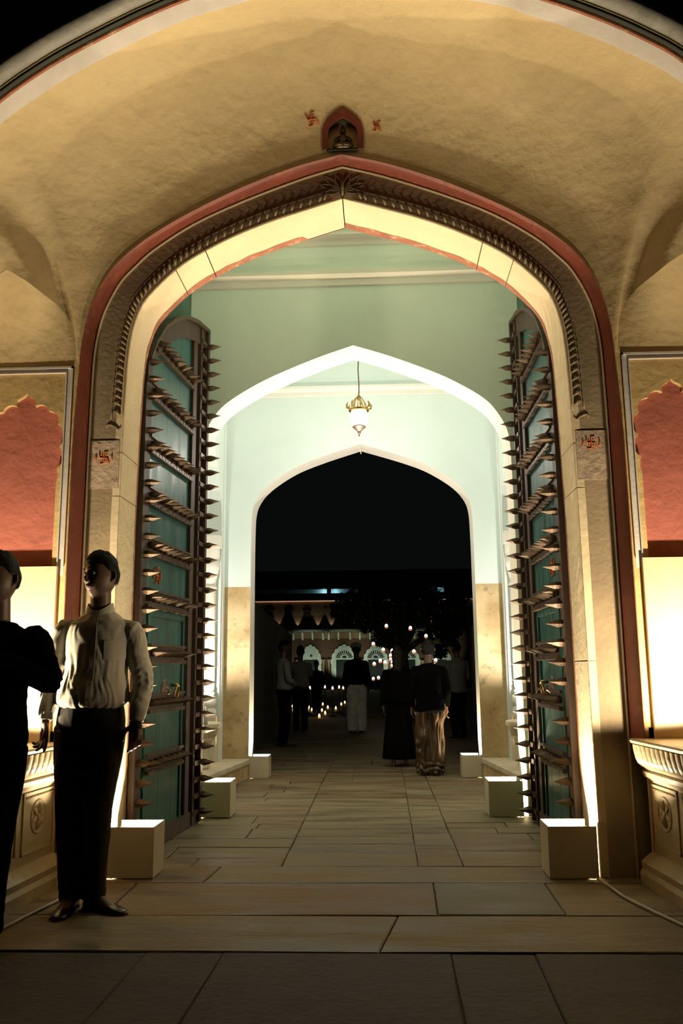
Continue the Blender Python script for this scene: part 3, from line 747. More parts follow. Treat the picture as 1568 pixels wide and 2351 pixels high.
    # ring handle
    for (u, v, R_o) in ((.62, 1.07, .085),):
        mb = MB(); prof = [(.001, .0), (R_o, .0), (R_o*.92, .010), (R_o*.5, .016), (R_o*.3, .03), (.02, .045), (.001, .05)]
        mb.lathe(prof, n=20); mb.xf(Matrix.Translation((u, .002, v)) @ Matrix.Rotation(-PI/2, 4, 'X')); p_ = B_('handle_plate', mb, M['iron'], smooth=40)
        mb = MB(); cx = u+.17
        mb.tube([(cx+.045*math.sin(a), .04+.012*math.cos(a), v-.02+.06*math.cos(a)) for a in [2*PI*i/20 for i in range(21)]], .0075, 8, caps=False); B_('ring_handle', mb, M['brass'], smooth=True)
        mb = MB(); mb.tube([(cx, 0, v+.04), (cx, .05, v+.04)], .012, 8); B_('ring_post', mb, M['brass'], smooth=True)
    return t, U, Nn
LL, UL, NL = leaf(-1, 1.45, 1.328); RL, UR, NR = leaf(1, 1.45, 1.442)

# ------------------------------------------------------------------ painted auspicious marks (thin strokes)
def mark(parent, o, ex, ez, en, h, bars, m, local=False):
    """o centre, ex right, ez up, en towards the viewer, h height of the mark"""
    u = h/2; mb = MB()
    def st(pts, r=.085):
        P = [o+ex*(x*u)+ez*(z*u)+en*.0022 for x, z in pts]
        mb.tube(P, r*u*1.15, 6)
    st([(-.62, -.92), (-.05, -.88), (0, -.5), (.02, 0), (.0, .5), (.0, .92), (.55, .95)])
    st([(-.72, .92), (-.68, .35), (-.62, .02), (0, 0), (.55, -.05), (.66, -.4), (.74, -.95)])
    for x, z in ((.32, .45), (-.32, .45), (.32, -.45), (-.32, -.45)): st([(x-.05, z), (x+.05, z)], .09)
    if bars: st([(-1.25, .55), (-1.22, 0), (-1.25, -.5)]); st([(1.2, .6), (1.25, 0), (1.2, -.55)])
    ob = build('painted_mark', mb, m, parent, smooth=True); return ob
X, Z, Nc = V((1, 0, 0)), V((0, 0, 1)), V((0, -1, 0))
mark(band, V((at(238, 1051, GF-.012).x, GF-.006, at(238, 1051, GF-.012).z)), X, Z, Nc, .085, True, M['orange'])
mark(band, V((at(1358, 1016, GF-.012).x, GF-.006, at(1358, 1016, GF-.012).z)), X, Z, Nc, .085, True, M['orange'])
def onvault(px, py, h):
    best = None
    for i in range(0, NT+1, 1):
        for j in range(0, NS+1, 1):
            g = V(grid[i][j])-V((0, 0, EYE)); d = ray(px, py); e = (g-d*(g.dot(d)/d.dot(d))).length
            if best is None or e < best[0]: best = (e, i, j)
    _, i, j = best; p = V(grid[i][j]); i2, j2 = min(i+2, NT), min(j+2, NS)
    ex = (V(grid[i2][j])-V(grid[max(i-2, 0)][j])).normalized(); ez = (V(grid[i][j2])-V(grid[i][max(j-2, 0)])).normalized(); en = ex.cross(ez).normalized()
    if en.y > 0: en = -en
    ez = en.cross(ex)*1.0
    if ez.z < 0: ez = -ez
    mark(ceil, p+en*.002, ex, ez, en, h, False, M['orange'])
onvault(717, 274, .092); onvault(867, 290, .066)
for T, U_, N_, px, py in ((LL, UL, NL, 359, 1321), (RL, UR, NR, 1270, 1303)):
    # where the line of sight meets the leaf's face
    d = ray(px, py); o = T.matrix_world.translation; t_ = (o-V((0, 0, EYE))).dot(N_)/d.dot(N_); P = V((0, 0, EYE))+d*t_
    loc = T.matrix_world.inverted() @ P
    mark(T, V((loc.x, .003, loc.z)), V((1, 0, 0)) if T is LL else V((-1, 0, 0)), V((0, 0, 1)), V((0, 1, 0)), .125, True, M['orange'])

# ------------------------------------------------------------------ side plinths with fluted cornice and rosettes
def plinth(s, nm):
    a0, y0, a1, y1 = 1.745, GW-.001, 1.812, 4.42           # face line (from axis) splays a little
    t = root('trim_%d' % (30 if s < 0 else 31))
    def P(off, y, z, e=0): f = (y-y0)/(y1-y0); return (XA+s*(a0+(a1-a0)*f-off), y, z)
    prof = [(.00, 0), (.085, 0), (.085, .06), (.07, .085), (.075, .12), (.04, .15), (.02, .165), (.0, .17), (0, .56), (.012, .575), (.03, .59), (.035, .615), (.02, .625), (.035, .64), (.05, .65)]
    ys = [y0, 5.0, 4.7, 4.5, y1]
    body = MB(); pr = prof+[(.05, .66), (.05, .70), (-1.1, .70), (-1.1, 0)]
    body.loft([[P(o, y, z) for o, z in pr] for y in ys]); build('body', body, M['plinth'], t, smooth=30)
    top = MB(); pr = [(.05, .70), (.055, .765), (.092, .775), (.098, .79), (.092, .80), (-1.1, .80), (-1.1, .70)]
    top.loft([[P(o, y, z) for o, z in pr] for y in ys]); build('top_slab', top, M['plinth'], t, smooth=30)
    n = 13                                                  # flutes under the top
    for k in range(n):
        ya = y0-.008+(y1-y0+.016)*k/n; yb = ya+(y1-y0)/n
        fm = MB(); rr = []
        gp = (yb-ya)*.11
        for j, (o, z) in enumerate(((.050, .655), (.062, .662), (.074, .69), (.082, .73), (.086, .768))):
            rr.append([P(o-.016, ya+gp, z), P(o-.004, ya+gp, z), P(o+.004, ya+.28*(yb-ya), z), P(o+.005, (ya+yb)/2, z), P(o+.004, ya+.72*(yb-ya), z), P(o-.004, yb-gp, z), P(o-.016, yb-gp, z), P(.0, yb-gp, z), P(.0, ya+gp, z)])
        fm.loft(rr); build('flute', fm, M['plinth'], t, smooth=45)
    # framed panels with a rosette
    for (ya, yb) in ((5.285, 4.90), (4.84, 4.47)):
        pm = MB()
        for (q0, q1, z0, z1) in ((ya, ya-.015, .22, .55), (yb+.015, yb, .22, .55), (ya, yb, .22, .232), (ya, yb, .538, .55)):
            for e in (0, .03):
                pass
            c = [P(-.003, q0, z0), P(-.003, q1, z0), P(-.003, q1, z1), P(-.003, q0, z1), P(.008, q0, z0), P(.008, q1, z0), P(.008, q1, z1), P(.008, q0, z1)]
            pm.add(c, [(0,3,2,1), (4,5,6,7), (0,1,5,4), (1,2,6,5), (2,3,7,6), (3,0,4,7)])
        nd = 16
        for k in range(nd):
            yy = ya-.04+(yb-ya+.08)*k/(nd-1); c = P(.004, yy, .497); pm.tube([(c[0], yy-.007, .522), (c[0], yy+.007, .522)], .005, 5)
        build('panel_border', pm, M['plinth'], t)
        rm = MB(); yc, zc = (ya+yb)/2, .405; R = .095
        def ringp(r, off): return [P(off, yc+r*math.cos(2*PI*j/28), zc+r*math.sin(2*PI*j/28)) for j in range(28)]
        rm.loft([ringp(R, -.002), ringp(R, .003), ringp(R*.95, .007), ringp(R*.89, .003), ringp(R*.86, .0)], caps=False)
        for k in range(6):
            a = 2*PI*k/6+.3; ca, sa = math.cos(a), math.sin(a)
            pts = [P(.000+.004*math.sin(PI*t_), yc+ca*R*(.18+.58*t_), zc+sa*R*(.18+.58*t_)) for t_ in (0, .3, .6, 1)]
            rm.tube(pts, [(.004, .006), (.006, .017), (.006, .019), (.003, .006)], 10)
        cc = P(.006, yc, zc); rm.tube([P(-.002, yc, zc), P(.008, yc, zc), P(.013, yc, zc)], [.016, .015, .004], 10)
        build('rosette', rm, M['plinth'], t, smooth=45)
    return t
plinth(-1, 'left'); plinth(1, 'right')
# thin cable along the floor on each side
for s, pts in ((1, [(1372, 2018), (1400, 2035), (1430, 2057), (1465, 2075), (1500, 2092), (1568, 2124), (1640, 2160)]), (-1, [(246, 2012), (225, 2030), (180, 2048), (135, 2066), (90, 2088), (29, 2119), (-40, 2155)])):
    mb = MB(); mb.tube([tuple(fl(x, y, .012)) for x, y in pts], .0075, 8)
    tag(build('power_cable', mb, M['cable'], smooth=True), 'pale cable lying on the floor at the foot of the %s plinth' % ('right' if s > 0 else 'left'), 'cable')
# uplights on the plinths
for s in (-1, 1):
    loc = V((XA+s*2.05, 4.72, .80))
    t = thing('uplight', 'small black floodlight standing on top of the %s plinth' % ('right' if s > 0 else 'left'), 'light', loc)
    mb = MB(); mb.box((-.10, -.05, 0), (.10, .05, .014)); build('base', mb, M['black'], t)
    for q in (-1, 1): mb = MB(); mb.box((q*.195-.004, -.015, .0), (q*.195+.004, .015, .08)); build('bracket', mb, M['black'], t)
    mb = MB(); mb.box((-.19, -.07, .018), (.19, .07, .07)); mb.box((-.19, -.07, .07), (.19, -.062, .088)); mb.box((-.19, .062, .07), (.19, .07, .088)); mb.box((-.19, -.07, .07), (-.182, .07, .088)); mb.box((.182, -.07, .07), (.19, .07, .088)); build('housing', mb, M['black'], t)
    mb = MB(); mb.box((-.15, -.05, .07), (.15, .05, .076)); build('lamp_face', mb, M['glow'], t)
    lamp('SPOT', 'uplight_beam', loc+V((0, 0, .095)), P_PLINTH, WARM, .03, 168, .15, loc+V((-s*.12, .16, 1.0)))

# ------------------------------------------------------------------ box lamps at the feet of the arches
def boxlamp(px, py, s, Yf, w_, d_, h_, power, label):
    o = V((px, Yf, 0))             # px: x of the inner front corner; s side (-1 left, 1 right): box extends outwards
    t = thing('box_lamp', label, 'lamp', o, 'box lamps at the feet of the arches')
    th = .006
    def bx(nm, a, b):
        a = list(a); b = list(b)
        if s < 0: a[0], b[0] = -b[0], -a[0]
        mb = MB(); mb.box(a, b); build(nm, mb, M['box'], t)
    z0 = .006
    bx('front_panel', (0, 0, z0), (w_, th, h_)); bx('inner_panel', (0, th, z0), (th, d_, h_)); bx('back_panel', (th, d_-th, z0), (w_-.012, d_, h_))
    bx('spill_stop', (w_-th, th, z0), (w_, .085, h_)); bx('back_lip', (w_-.010, d_-th, z0), (w_-.004, d_, h_*.86)); bx('floor_panel', (.004, .004, z0-.001), (w_*.8, d_-.004, z0+.006))  # jamb-side strip added to stop lamp light spilling onto the plinth
    for cx, cy in ((.02, .02), (w_-.03, .02), (.02, d_-.02), (w_-.03, d_-.02)): bx('foot', (cx-.006, cy-.006, 0), (cx+.006, cy+.006, z0))
    c = V((s*w_*.36, d_*.80, .05))
    mb = MB(); mb.lathe([(.001, .012), (.03, .012), (.03, .08), (.022, .085), (.022, .10), (.04, .11), (.04, .135), (.03, .14), (.001, .138)], c=(c.x, c.y, 0), n=14); build('bulb', mb, M['glow'], t, True)
    lamp('POINT', 'box_lamp_light', o+c+V((0, 0, .12)), power, WARM, .03)
xg = 1.466
for s, nm in ((-1, 'left'), (1, 'right')):
    xn = XA+s*(1.168 if s > 0 else 1.172)
    boxlamp(XA+s*1.165, 0, s, 5.385, .284, .262, .295, P_BOX[0], 'open-topped cream box lamp nearest the camera, by the %s jamb of the first arch' % nm)
    boxlamp(XA+s*1.082, 0, s, 7.565, .285, .29, .29, P_BOX[1], 'cream box lamp by the %s jamb of the middle arch' % nm)
    boxlamp(XA+s*1.105, 0, s, 10.27, .222, .24, .25, P_BOX[2], 'small cream box lamp by the %s jamb of the farthest arch' % nm)

# ------------------------------------------------------------------ benches, consoles, bottle, lantern
for s, nm in ((-1, 'left'), (1, 'right')):
    t = root('trim_%d' % (40 if s < 0 else 41))
    ys = [8.02, 8.5, 9.05, 9.62, 10.255]
    for k in range(4):
        ya, yb = ys[k]+.004, ys[k+1]-.004
        def xo(y): return 1.50+(1.335-1.50)*(y-8.5)/(10.137-8.5) if y > 8.5 else 1.50
        def C(o, y, z): return (XA+s*o, y, z)
        mb = MB(); mb.loft([[C(1.88, y, .005), C(xo(y)+.02, y, .005), C(xo(y)+.02, y, .16), C(1.88, y, .16)] for y in (ya, yb)]); build('bench_block', mb, M['stain'], t)
        mb = MB(); mb.loft([[C(1.88, y, .16), C(xo(y)+.005, y, .16), C(xo(y), y, .175), C(xo(y), y, .215), C(xo(y)+.01, y, .222), C(1.88, y, .222)] for y in (ya, yb)]); build('seat_slab', mb, M['cone'], t)
    c = thing('wall_console', 'carved cream stone console with fluted rim in the %s bay' % nm, 'console', (XA+s*1.70, 9.25, .2225))
    mb = MB(); prof = [(.001, 0), (.10, 0), (.115, .02), (.105, .10), (.10, .20), (.14, .28), (.155, .29), (.155, .31)]
    def hl_(pr, n=28):
        m_ = MB(); m_.loft([[(r*1.0*math.cos(2*PI*j/n), r*1.35*math.sin(2*PI*j/n), z) for j in range(n)] for r, z in pr]); return m_
    build('bracket', hl_(prof), M['cone'], c, 40)
    build('rim', hl_([(.15, .305), (.16, .32), (.19, .39), (.195, .41)]), M['cone'], c, 40)
    mb = MB()
    for j in range(36):
        a = 2*PI*j/36; ca, sa = math.cos(a), math.sin(a); mb.tube([(.16*ca, .16*1.35*sa, .322), (.190*ca, .190*1.35*sa, .395)], [.008, .011], 5)
    build('flutes', mb, M['cone'], c, True)
    build('top_slab', hl_([(.18, .41), (.215, .415), (.22, .43), (.22, .455), (.21, .462)]), M['cone'], c, 40)
    u = thing('console_uplight', 'small round uplight on the %s stone console' % nm, 'light', (XA+s*1.74, 9.33, .6850))
    mb = MB(); mb.lathe([(.001, 0), (.035, 0), (.04, .03), (.036, .032), (.001, .028)], n=16); build('housing', mb, M['black'], u, 40)
    mb = MB(); mb.lathe([(.001, .029), (.03, .030), (.001, .031)], n=16); build('lamp_face', mb, M['glow'], u)
    lamp('SPOT', 'console_beam', (XA+s*1.74, 9.33, .735), P_CONSOLE, NEUT, .03, 150, .5, (XA+s*1.72, 9.4, 3))
t = thing('water_bottle', 'clear plastic bottle standing on the left stone console', 'bottle', (XA-1.60, 9.02+.0, .6850))
mb = MB(); mb.lathe([(.001, 0), (.03, 0), (.032, .01), (.032, .12), (.026, .15), (.012, .175), (.012, .19), (.001, .19)], n=18); build('body', mb, M['bottle'], t, 40)
mb = MB(); mb.lathe([(.001, .188), (.014, .188), (.014, .205), (.001, .207)], n=14); build('cap', mb, M['plastw'], t, 40)

lx_, ly_ = at(824, 940, 9.1).x, 9.1
t = thing('hanging_lantern', 'lit glass lantern with brass crown hanging on a cord in the mint chamber', 'lamp', (lx_, ly_, 0))
mb = MB(); mb.tube([(.004*math.sin(k), .004*math.cos(k*1.3), 4.17+(H2-4.17)*k/16) for k in range(17)], .0065, 6); build('cord', mb, M['iron'], t, True)
mb = MB(); mb.lathe([(.001, H2-.03), (.05, H2-.03), (.055, H2), (.001, H2)], n=16); build('ceiling_rose', mb, M['brass'], t, 40)
mb = MB(); mb.lathe([(.055, 3.80), (.078, 3.83), (.088, 3.88), (.090, 3.95), (.086, 3.985), (.080, 3.985), (.084, 3.95), (.082, 3.88), (.072, 3.835), (.05, 3.806)], n=28); build('glass_shade', mb, M['lglass'], t, True)
mb = MB(); mb.lathe([(.084, 3.98), (.108, 3.985), (.112, 4.0), (.10, 4.012), (.085, 4.012)], n=28, caps=False); build('rim', mb, M['brass'], t, 40)
for k in range(8):
    a = 2*PI*k/8+.2; ca, sa = math.cos(a), math.sin(a); mb = MB()
    mb.tube([(ca*.10, sa*.10, 4.005), (ca*.132, sa*.132, 4.02), (ca*.135, sa*.135, 4.055), (ca*.118, sa*.118, 4.085)], [(.005, .010), (.006, .012), (.006, .013), (.002, .003)], 6)
    build('crown_leaf', mb, M['brass'], t, True)
    mb = MB(); mb.tube([(ca*.085, sa*.085, 4.01), (ca*.075, sa*.075, 4.07), (ca*.045, sa*.045, 4.12), (ca*.012, sa*.012, 4.155)], [.006, .007, .006, .004], 6); build('crown_rib', mb, M['brass'], t, True)
mb = MB(); mb.lathe([(.001, 4.10), (.014, 4.105), (.02, 4.13), (.012, 4.155), (.014, 4.17), (.001, 4.18)], n=14); build('crown_knob', mb, M['brass'], t, 40)
mb = MB(); mb.lathe([(.070, 3.815), (.074, 3.805), (.05, 3.785), (.028, 3.765), (.016, 3.75), (.02, 3.74), (.008, 3.725), (.006, 3.70), (.001, 3.695)], n=20); build('bottom_cap', mb, M['iron'], t, 40)
mb = MB(); mb.lathe([(.001, 3.84), (.02, 3.85), (.026, 3.90), (.001, 3.94)], n=12); build('bulb', mb, M['glow'], t, True)
lamp('POINT', 'lantern_light', (lx_, ly_-.0, 3.50), P_LANTERN, NEUT, .08)
mb = MB(); a_, b_ = at(820, 1003, 10.45), at(829, 1042, 10.45)
mb.tube([tuple(a_+V((0, 0, .01))), tuple(a_.lerp(b_, .5)), tuple(b_)], [(.006, .012), (.012, .004), (.014, .006)], 8)
mb.tube([(a_.x+.03, 10.45, P3[-1][1]-.004), tuple(a_)], .003, 5)
tag(build('hanging_ribbon', mb, M['plastw'], smooth=True), 'short pale ribbon hanging from the crown of the farthest arch', 'ribbon')
# ------------------------------------------------------------------ people
def dens(pts, rad, k=5):
    P = [V(p) for p in pts]; Rr = [r if isinstance(r, (tuple, list)) else (r, r) for r in rad]; op, orr = [], []
    for i in range(len(P)-1):
        p0, p1, p2, p3 = P[max(i-1, 0)], P[i], P[i+1], P[min(i+2, len(P)-1)]
        for j in range(k):
            t = j/k; op.append(.5*((2*p1)+(p2-p0)*t+(2*p0-5*p1+4*p2-p3)*t*t+(3*p1-p0-3*p2+p3)*t**3))
            orr.append((Rr[i][0]+(Rr[i+1][0]-Rr[i][0])*t, Rr[i][1]+(Rr[i+1][1]-Rr[i][1])*t))
    return op+[P[-1]], orr+[Rr[-1]]
def limb(mb, pts, rad, n=14, k=5): p, r = dens(pts, rad, k); mb.tube(p, r, n)
def ellip(mb, levels, n=28, k=4):
    """stack of horizontal ellipses: (cx, cy, z, a, b)"""
    L = [np.array(l, float) for l in levels]; out = []
    for i in range(len(L)-1):
        p0, p1, p2, p3 = L[max(i-1, 0)], L[i], L[i+1], L[min(i+2, len(L)-1)]
        for j in range(k):
            t = j/k; q = .5*((2*p1)+(p2-p0)*t+(2*p0-5*p1+4*p2-p3)*t*t+(3*p1-p0-3*p2+p3)*t**3); q[3:] = np.maximum(q[3:], .004); out.append(q)
    out.append(L[-1])
    mb.loft([[(c[0]+c[3]*math.cos(2*PI*j/n), c[1]+c[4]*math.sin(2*PI*j/n), c[2]) for j in range(n)] for c in out])
def remeshed(name, mb, m, voxel, parent, it=3, disp=None, label=None):
    o = build(name, mb, m, None)
    r = o.modifiers.new('r', 'REMESH'); r.mode = 'VOXEL'; r.voxel_size = voxel; r.use_smooth_shade = True
    if it: s = o.modifiers.new('s', 'SMOOTH'); s.factor = .5; s.iterations = it
    dg = bpy.context.evaluated_depsgraph_get(); me = bpy.data.meshes.new_from_object(o.evaluated_get(dg))
    o.modifiers.clear(); old = o.data; o.data = me; bpy.data.meshes.remove(old); me.name = name
    if not me.materials: me.materials.append(m)
    if disp:
        n = len(me.vertices); co = np.empty(n*3, np.float32); no = np.empty(n*3, np.float32)
        me.vertices.foreach_get('co', co); me.vertices.foreach_get('normal', no); co = co.reshape(-1, 3); no = no.reshape(-1, 3)
        d = np.array([disp(c) for c in co], np.float32); co += no*d[:, None]; me.vertices.foreach_set('co', co.ravel()); me.update()
    me.polygons.foreach_set('use_smooth', [True]*len(me.polygons))
    o.parent = parent
    if label: o['label'] = label
    return o
def headpt(d):
    x, y, z = d; px, py, pz = x*.074, y*.094, z*.120
    if z < 0:
        t = -z; px *= 1-.26*t*t-.06*t; py = py*(1-.10*t)+(.010*t if y > 0 else .018*t)
    if y > 0:
        py *= .97; g = lambda cx, cz, s: math.exp(-((abs(x)-cx)**2+(z-cz)**2)/(2*s*s))
        py += .006*math.exp(-((z-.30)/.10)**2)*math.exp(-(x/.6)**2)-.011*g(.36, .10, .14)+.006*g(0, -.42, .13)+.008*g(0, -.80, .16)+.003*g(.45, -.12, .16)
    return px, py, pz
def head_into(mb, c, yaw, pitch, k):
    """face looks along +y of its own frame, then turned"""
    Rm = Matrix.Translation(c) @ Matrix.Rotation(yaw, 4, 'Z') @ Matrix.Rotation(pitch, 4, 'X') @ Matrix.Scale(k, 4)
    st = len(mb.v); n, mrows = 36, 24
    rings = [[headpt((math.sin(a)*math.cos(b), math.sin(a)*math.sin(b), math.cos(a))) for b in [2*PI*j/n for j in range(n)]] for a in [PI*(i+.35)/(mrows-.3) for i in range(mrows)]]
    mb.loft(rings)
    mb.tube([(0, .084, .026), (0, .095, .004), (0, .103, -.018), (0, .102, -.027), (0, .086, -.033)], [.005, .008, .0105, .0105, .007], 10)
    for s in (-1, 1):
        mb.tube([(s*.010, .095, -.028), (s*.015, .092, -.026)], [.008, .007], 8)
        mb.tube([(s*.071, -.004, .024), (s*.085, -.012, .018), (s*.087, -.014, -.005), (s*.074, -.004, -.026)], [(.006, .006), (.006, .013), (.006, .012), (.005, .005)], 8)
    mb.tube([(-.024, .080, -.052), (-.010, .090, -.050), (0, .091, -.051), (.010, .090, -.050), (.024, .080, -.052)], [.002, .0050, .0048, .0050, .002], 8)
    mb.tube([(-.022, .080, -.058), (0, .089, -.060), (.022, .080, -.058)], [.002, .0060, .002], 8)
    mb.xf(Rm, st); return Rm
def hair_mesh(Rm, name, parent, length=0, puff=1.12, m=None):
    mb = MB(); n, mr = 44, 30; rings = []
    for i in range(mr):
        a = PI*(i+.3)/(mr-.3); ring = []
        for j in range(n):
            b = 2*PI*j/n; d = (math.sin(a)*math.cos(b), math.sin(a)*math.sin(b), math.cos(a)); p = V(headpt(d))
            line = .46-.86*max(0, min(1, (.42-d[1])/.95)) if length == 0 else .46-1.0*max(0, min(1, (.35-d[1])/.6))
            if abs(d[0]) > .86 and d[1] < .2 and length == 0: line = max(line, .16)
            s = min(1, max(0, (d[2]-line)/.10)); f = .90+(puff+.06*noise.noise(p*34)+.03*noise.noise(p*90)+.05*max(0, d[2])+.08*max(0, d[1])*max(0, d[2])-.90)*s
            ring.append(p*f)
        rings.append(ring)
    mb.loft(rings)
    if length:
        st = len(mb.v); w_ = .085
        mb.loft([[(w_*(1-.25*t)*math.cos(q)*(1+.06*math.sin(5*q)), -.062-.02*t+.045*math.sin(q), .06-t*length) for q in [2*PI*j/20 for j in range(20)]] for t in [k/8 for k in range(9)]])
    mb.xf(Rm)
    return build(name, mb, m or M['hair'], parent, smooth=True)
def hand_into(mb, wr, dirn, side, k=1.0, curl=.5, spread=.02, thumb=1, curls=None):
    """wr wrist, dirn to the knuckles, side = direction from little finger to index, palm normal = dirn x side"""
    d = V(dirn).normalized(); s = V(side); s = (s-d*s.dot(d)).normalized(); nn = d.cross(s).normalized()
    W = V(wr); kn = W+d*.088*k
    limb(mb, [W-d*.02*k, W+d*.02*k, W+d*.055*k, kn+d*.004*k], [(.027*k, .020*k)]*0 or [.024*k, .024*k, .024*k, .020*k], 12, 2)
    rings = []
    for t, a, b in ((-.02, .026, .020), (.02, .030, .018), (.05, .038, .016), (.075, .040, .0145), (.094, .037, .011)):
        c = W+d*t*k; rings.append([c+s*(a*k*math.cos(q))+nn*(b*k*math.sin(q)) for q in [2*PI*j/16 for j in range(16)]])
    mb.loft(rings)
    ln = (.066, .078, .083, .076); off = (-.029, -.010, .009, .028)   # little .. index
    for i in range(4):
        L = ln[i]*k; c = (curls[i] if curls else curl)+.05*(3-i); p = kn+s*(off[i]*k)-d*.012*k; dd = (d+s*(off[i]/.03)*spread).normalized(); pts = [p]; rr = [.0105*k]
        ang = 0
        for q, f in enumerate((.22, .42, .31, .22)):
            ang += (0 if q == 0 else c*(.75 if q == 1 else .9)); v = dd*math.cos(ang)+nn*math.sin(ang); p = p+v*L*f; pts.append(p); rr.append((.0100, .0092, .0084, .0062)[q]*k)
        limb(mb, pts, rr, 10, 3)
    b0 = W+d*.022*k+s*.022*k+nn*.006*k; t1 = b0+(d*.55+s*.75+nn*.30).normalized()*.036*k; t2 = t1+(d*.85+s*.25+nn*.35).normalized()*.032*k; t3 = t2+(d*.92-s*.05+nn*.35).normalized()*.024*k
    limb(mb, [b0, t1, t2, t3], [.0150*k, .0125*k, .0108*k, .0075*k], 10, 3)
def figure(name, label, loc, yaw, H, J, cl, voxel=.011, group=None, detail=False, hair=True, hairlen=0, capm=None):
    """J: local joints (x viewer's right when yaw=0, -y towards the viewer). cl: clothing choices"""
    t = thing(name, label, 'person', loc, group, yaw); k = H/1.80
    g = lambda n: V(J[n])
    body = MB(); hc = g('head'); nk = g('neck')
    Rm = head_into(body, hc, PI+J.get('hyaw', 0), J.get('hpitch', 0), k*J.get('hs', 1.10))
    cx, cy = g('pelvis').x, g('pelvis').y; cz = g('pelvis').z
    limb(body, [nk-V((0, 0, .06*k)), nk, V((hc.x*.6+nk.x*.4, hc.y+.012*k, hc.z-.07*k)), hc-V((0, -.012*k, .02*k))], [.064*k, .056*k, .055*k, .05*k], 16, 4)
    ch = g('chest')
    tw = J.get('tw', 1.0)
    T = [(cx, cy, cz-.10*k, .05*k, .05*k), (cx, cy, cz-.06*k, .14*k, .095*k), (cx, cy, cz+.02*k, .155*k*tw, .105*k), (cx, cy, cz+.14*k, .14*k*tw, .098*k), (ch.x, ch.y, ch.z, .158*k*tw, .11*k), (ch.x, ch.y, ch.z+.12*k, .15*k, .088*k), (nk.x, nk.y, nk.z-.05*k, .095*k, .068*k), (nk.x, nk.y, nk.z+.0*k, .055*k, .055*k)]
    ellip(body, T)
    arms, legs = [], []
    for s in ('l', 'r'):
        sh, el, wr = g('sh_'+s), g('el_'+s), g('wr_'+s); arms.append((sh, el, wr))
        limb(body, [ch*.35+sh*.65-V((0, 0, .01*k)), sh-V((0, 0, .012*k)), sh.lerp(el, .5), el, el.lerp(wr, .4), wr], [.036*k, .038*k, .038*k, .036*k, .034*k, .024*k], 14, 4)
        hd = V(J.get('hd_'+s, tuple((wr-el).normalized()))); hand_into(body, wr, hd, J.get('hs_'+s, (0, -1, 0)), k*J.get('hk', 1.0), J.get('curl_'+s, .4), curls=J.get('curls_'+s))
        hp, kn, an = g('hip_'+s), g('kn_'+s), g('an_'+s); legs.append((hp, kn, an))
        limb(body, [hp+V((0, 0, .05*k)), hp, hp.lerp(kn, .5), kn, kn.lerp(an, .35), an, an-V((0, 0, .03*k))], [.075*k, .078*k, .066*k, .050*k, .050*k, .034*k, .034*k], 14, 4)
        fd = V(J.get('ft_'+s, (0, -1, 0))).normalized(); a0 = V((an.x, an.y, .035*k))
        limb(body, [a0-fd*.03*k, a0+fd*.04*k+V((0, 0, .01*k)), a0+fd*.12*k-V((0, 0, .01*k)), a0+fd*.17*k-V((0, 0, .016*k))], [.030*k, (.034*k, .034*k), (.034*k, .022*k), (.024*k, .012*k)], 12, 3)
    remeshed('body', body, M['skin'], voxel*(.5 if detail else .8), t, 2)
    if hair: hair_mesh(Rm, 'hair', t, hairlen)
    if detail:
        for s in (-1, 1):
            e = MB(); e.lathe([(.0001, -.0105), (.006, -.009), (.0105, -.003), (.0105, .003), (.006, .009), (.0001, .0105)], n=14); e.xf(Rm @ Matrix.Translation((s*.0275, .0745, .012))); build('eye', e, M['eye'], t, True)
            e = MB(); e.lathe([(.0001, 0), (.0052, .0004), (.0001, .0022)], n=14); e.xf(Rm @ Matrix.Translation((s*.0275, .0838, .012)) @ Matrix.Rotation(-PI/2, 4, 'X')); build('iris', e, M['iris'], t, True)
            e = MB(); e.tube([(s*.012, .094, .030), (s*.028, .093, .036), (s*.046, .080, .030)], [.002, .0034, .0016], 6); e.xf(Rm); build('eyebrow', e, M['hair'], t, True)
    sh_m = cl.get('top')
    if sh_m:
        mb = MB(); e = cl.get('ease', .016)*k; zb = cl.get('hem', cz+.03*k)
        bl = cl.get('blouse', .02)*k
        T2 = [(cx, cy, zb, .150*k*tw+e, .105*k+e), (cx, cy, zb+.03*k, .158*k*tw+e+bl, .112*k+e+bl), (cx, cy, zb+.10*k, .156*k*tw+e+bl, .112*k+e+bl*.8), ((cx+ch.x)/2, (cy+ch.y)/2, (zb+.1*k+ch.z)/2, .155*k*tw+e, .108*k+e), (ch.x, ch.y, ch.z, .165*k*tw+e, .112*k+e), (ch.x, ch.y, ch.z+.12*k, .170*k+e, .10*k+e), (nk.x, nk.y+.005*k, nk.z-.04*k, .115*k+e, .080*k+e*.6), (nk.x, nk.y+.005*k, nk.z+.004*k, .062*k+e*.3, .060*k+e*.3)]
        ellip(mb, T2, 32)
        for (sh, el, wr) in arms:
            d = (wr-el).normalized(); le = cl.get('sleeve', 1.0); end = el.lerp(wr, .93) if le >= 1 else sh.lerp(el, le)
            if le >= 1: limb(mb, [ch*.4+sh*.6+V((0, 0, .0*k)), sh-V((0, 0, .012*k)), sh.lerp(el, .5), el, el.lerp(wr, .45), el.lerp(wr, .78), end], [.056*k, .060*k+e*.3, .054*k+e*.4, .050*k+e*.4, .048*k+e*.35, .043*k+e*.25, .036*k+e*.1], 16, 4)
            else: limb(mb, [ch*.4+sh*.6+V((0, 0, .02*k)), sh, sh.lerp(el, .5*le), end], [.062*k, .062*k+e*.3, .058*k+e*.3, .056*k+e*.3], 16, 4)
        amp = cl.get('fold', .006)*k
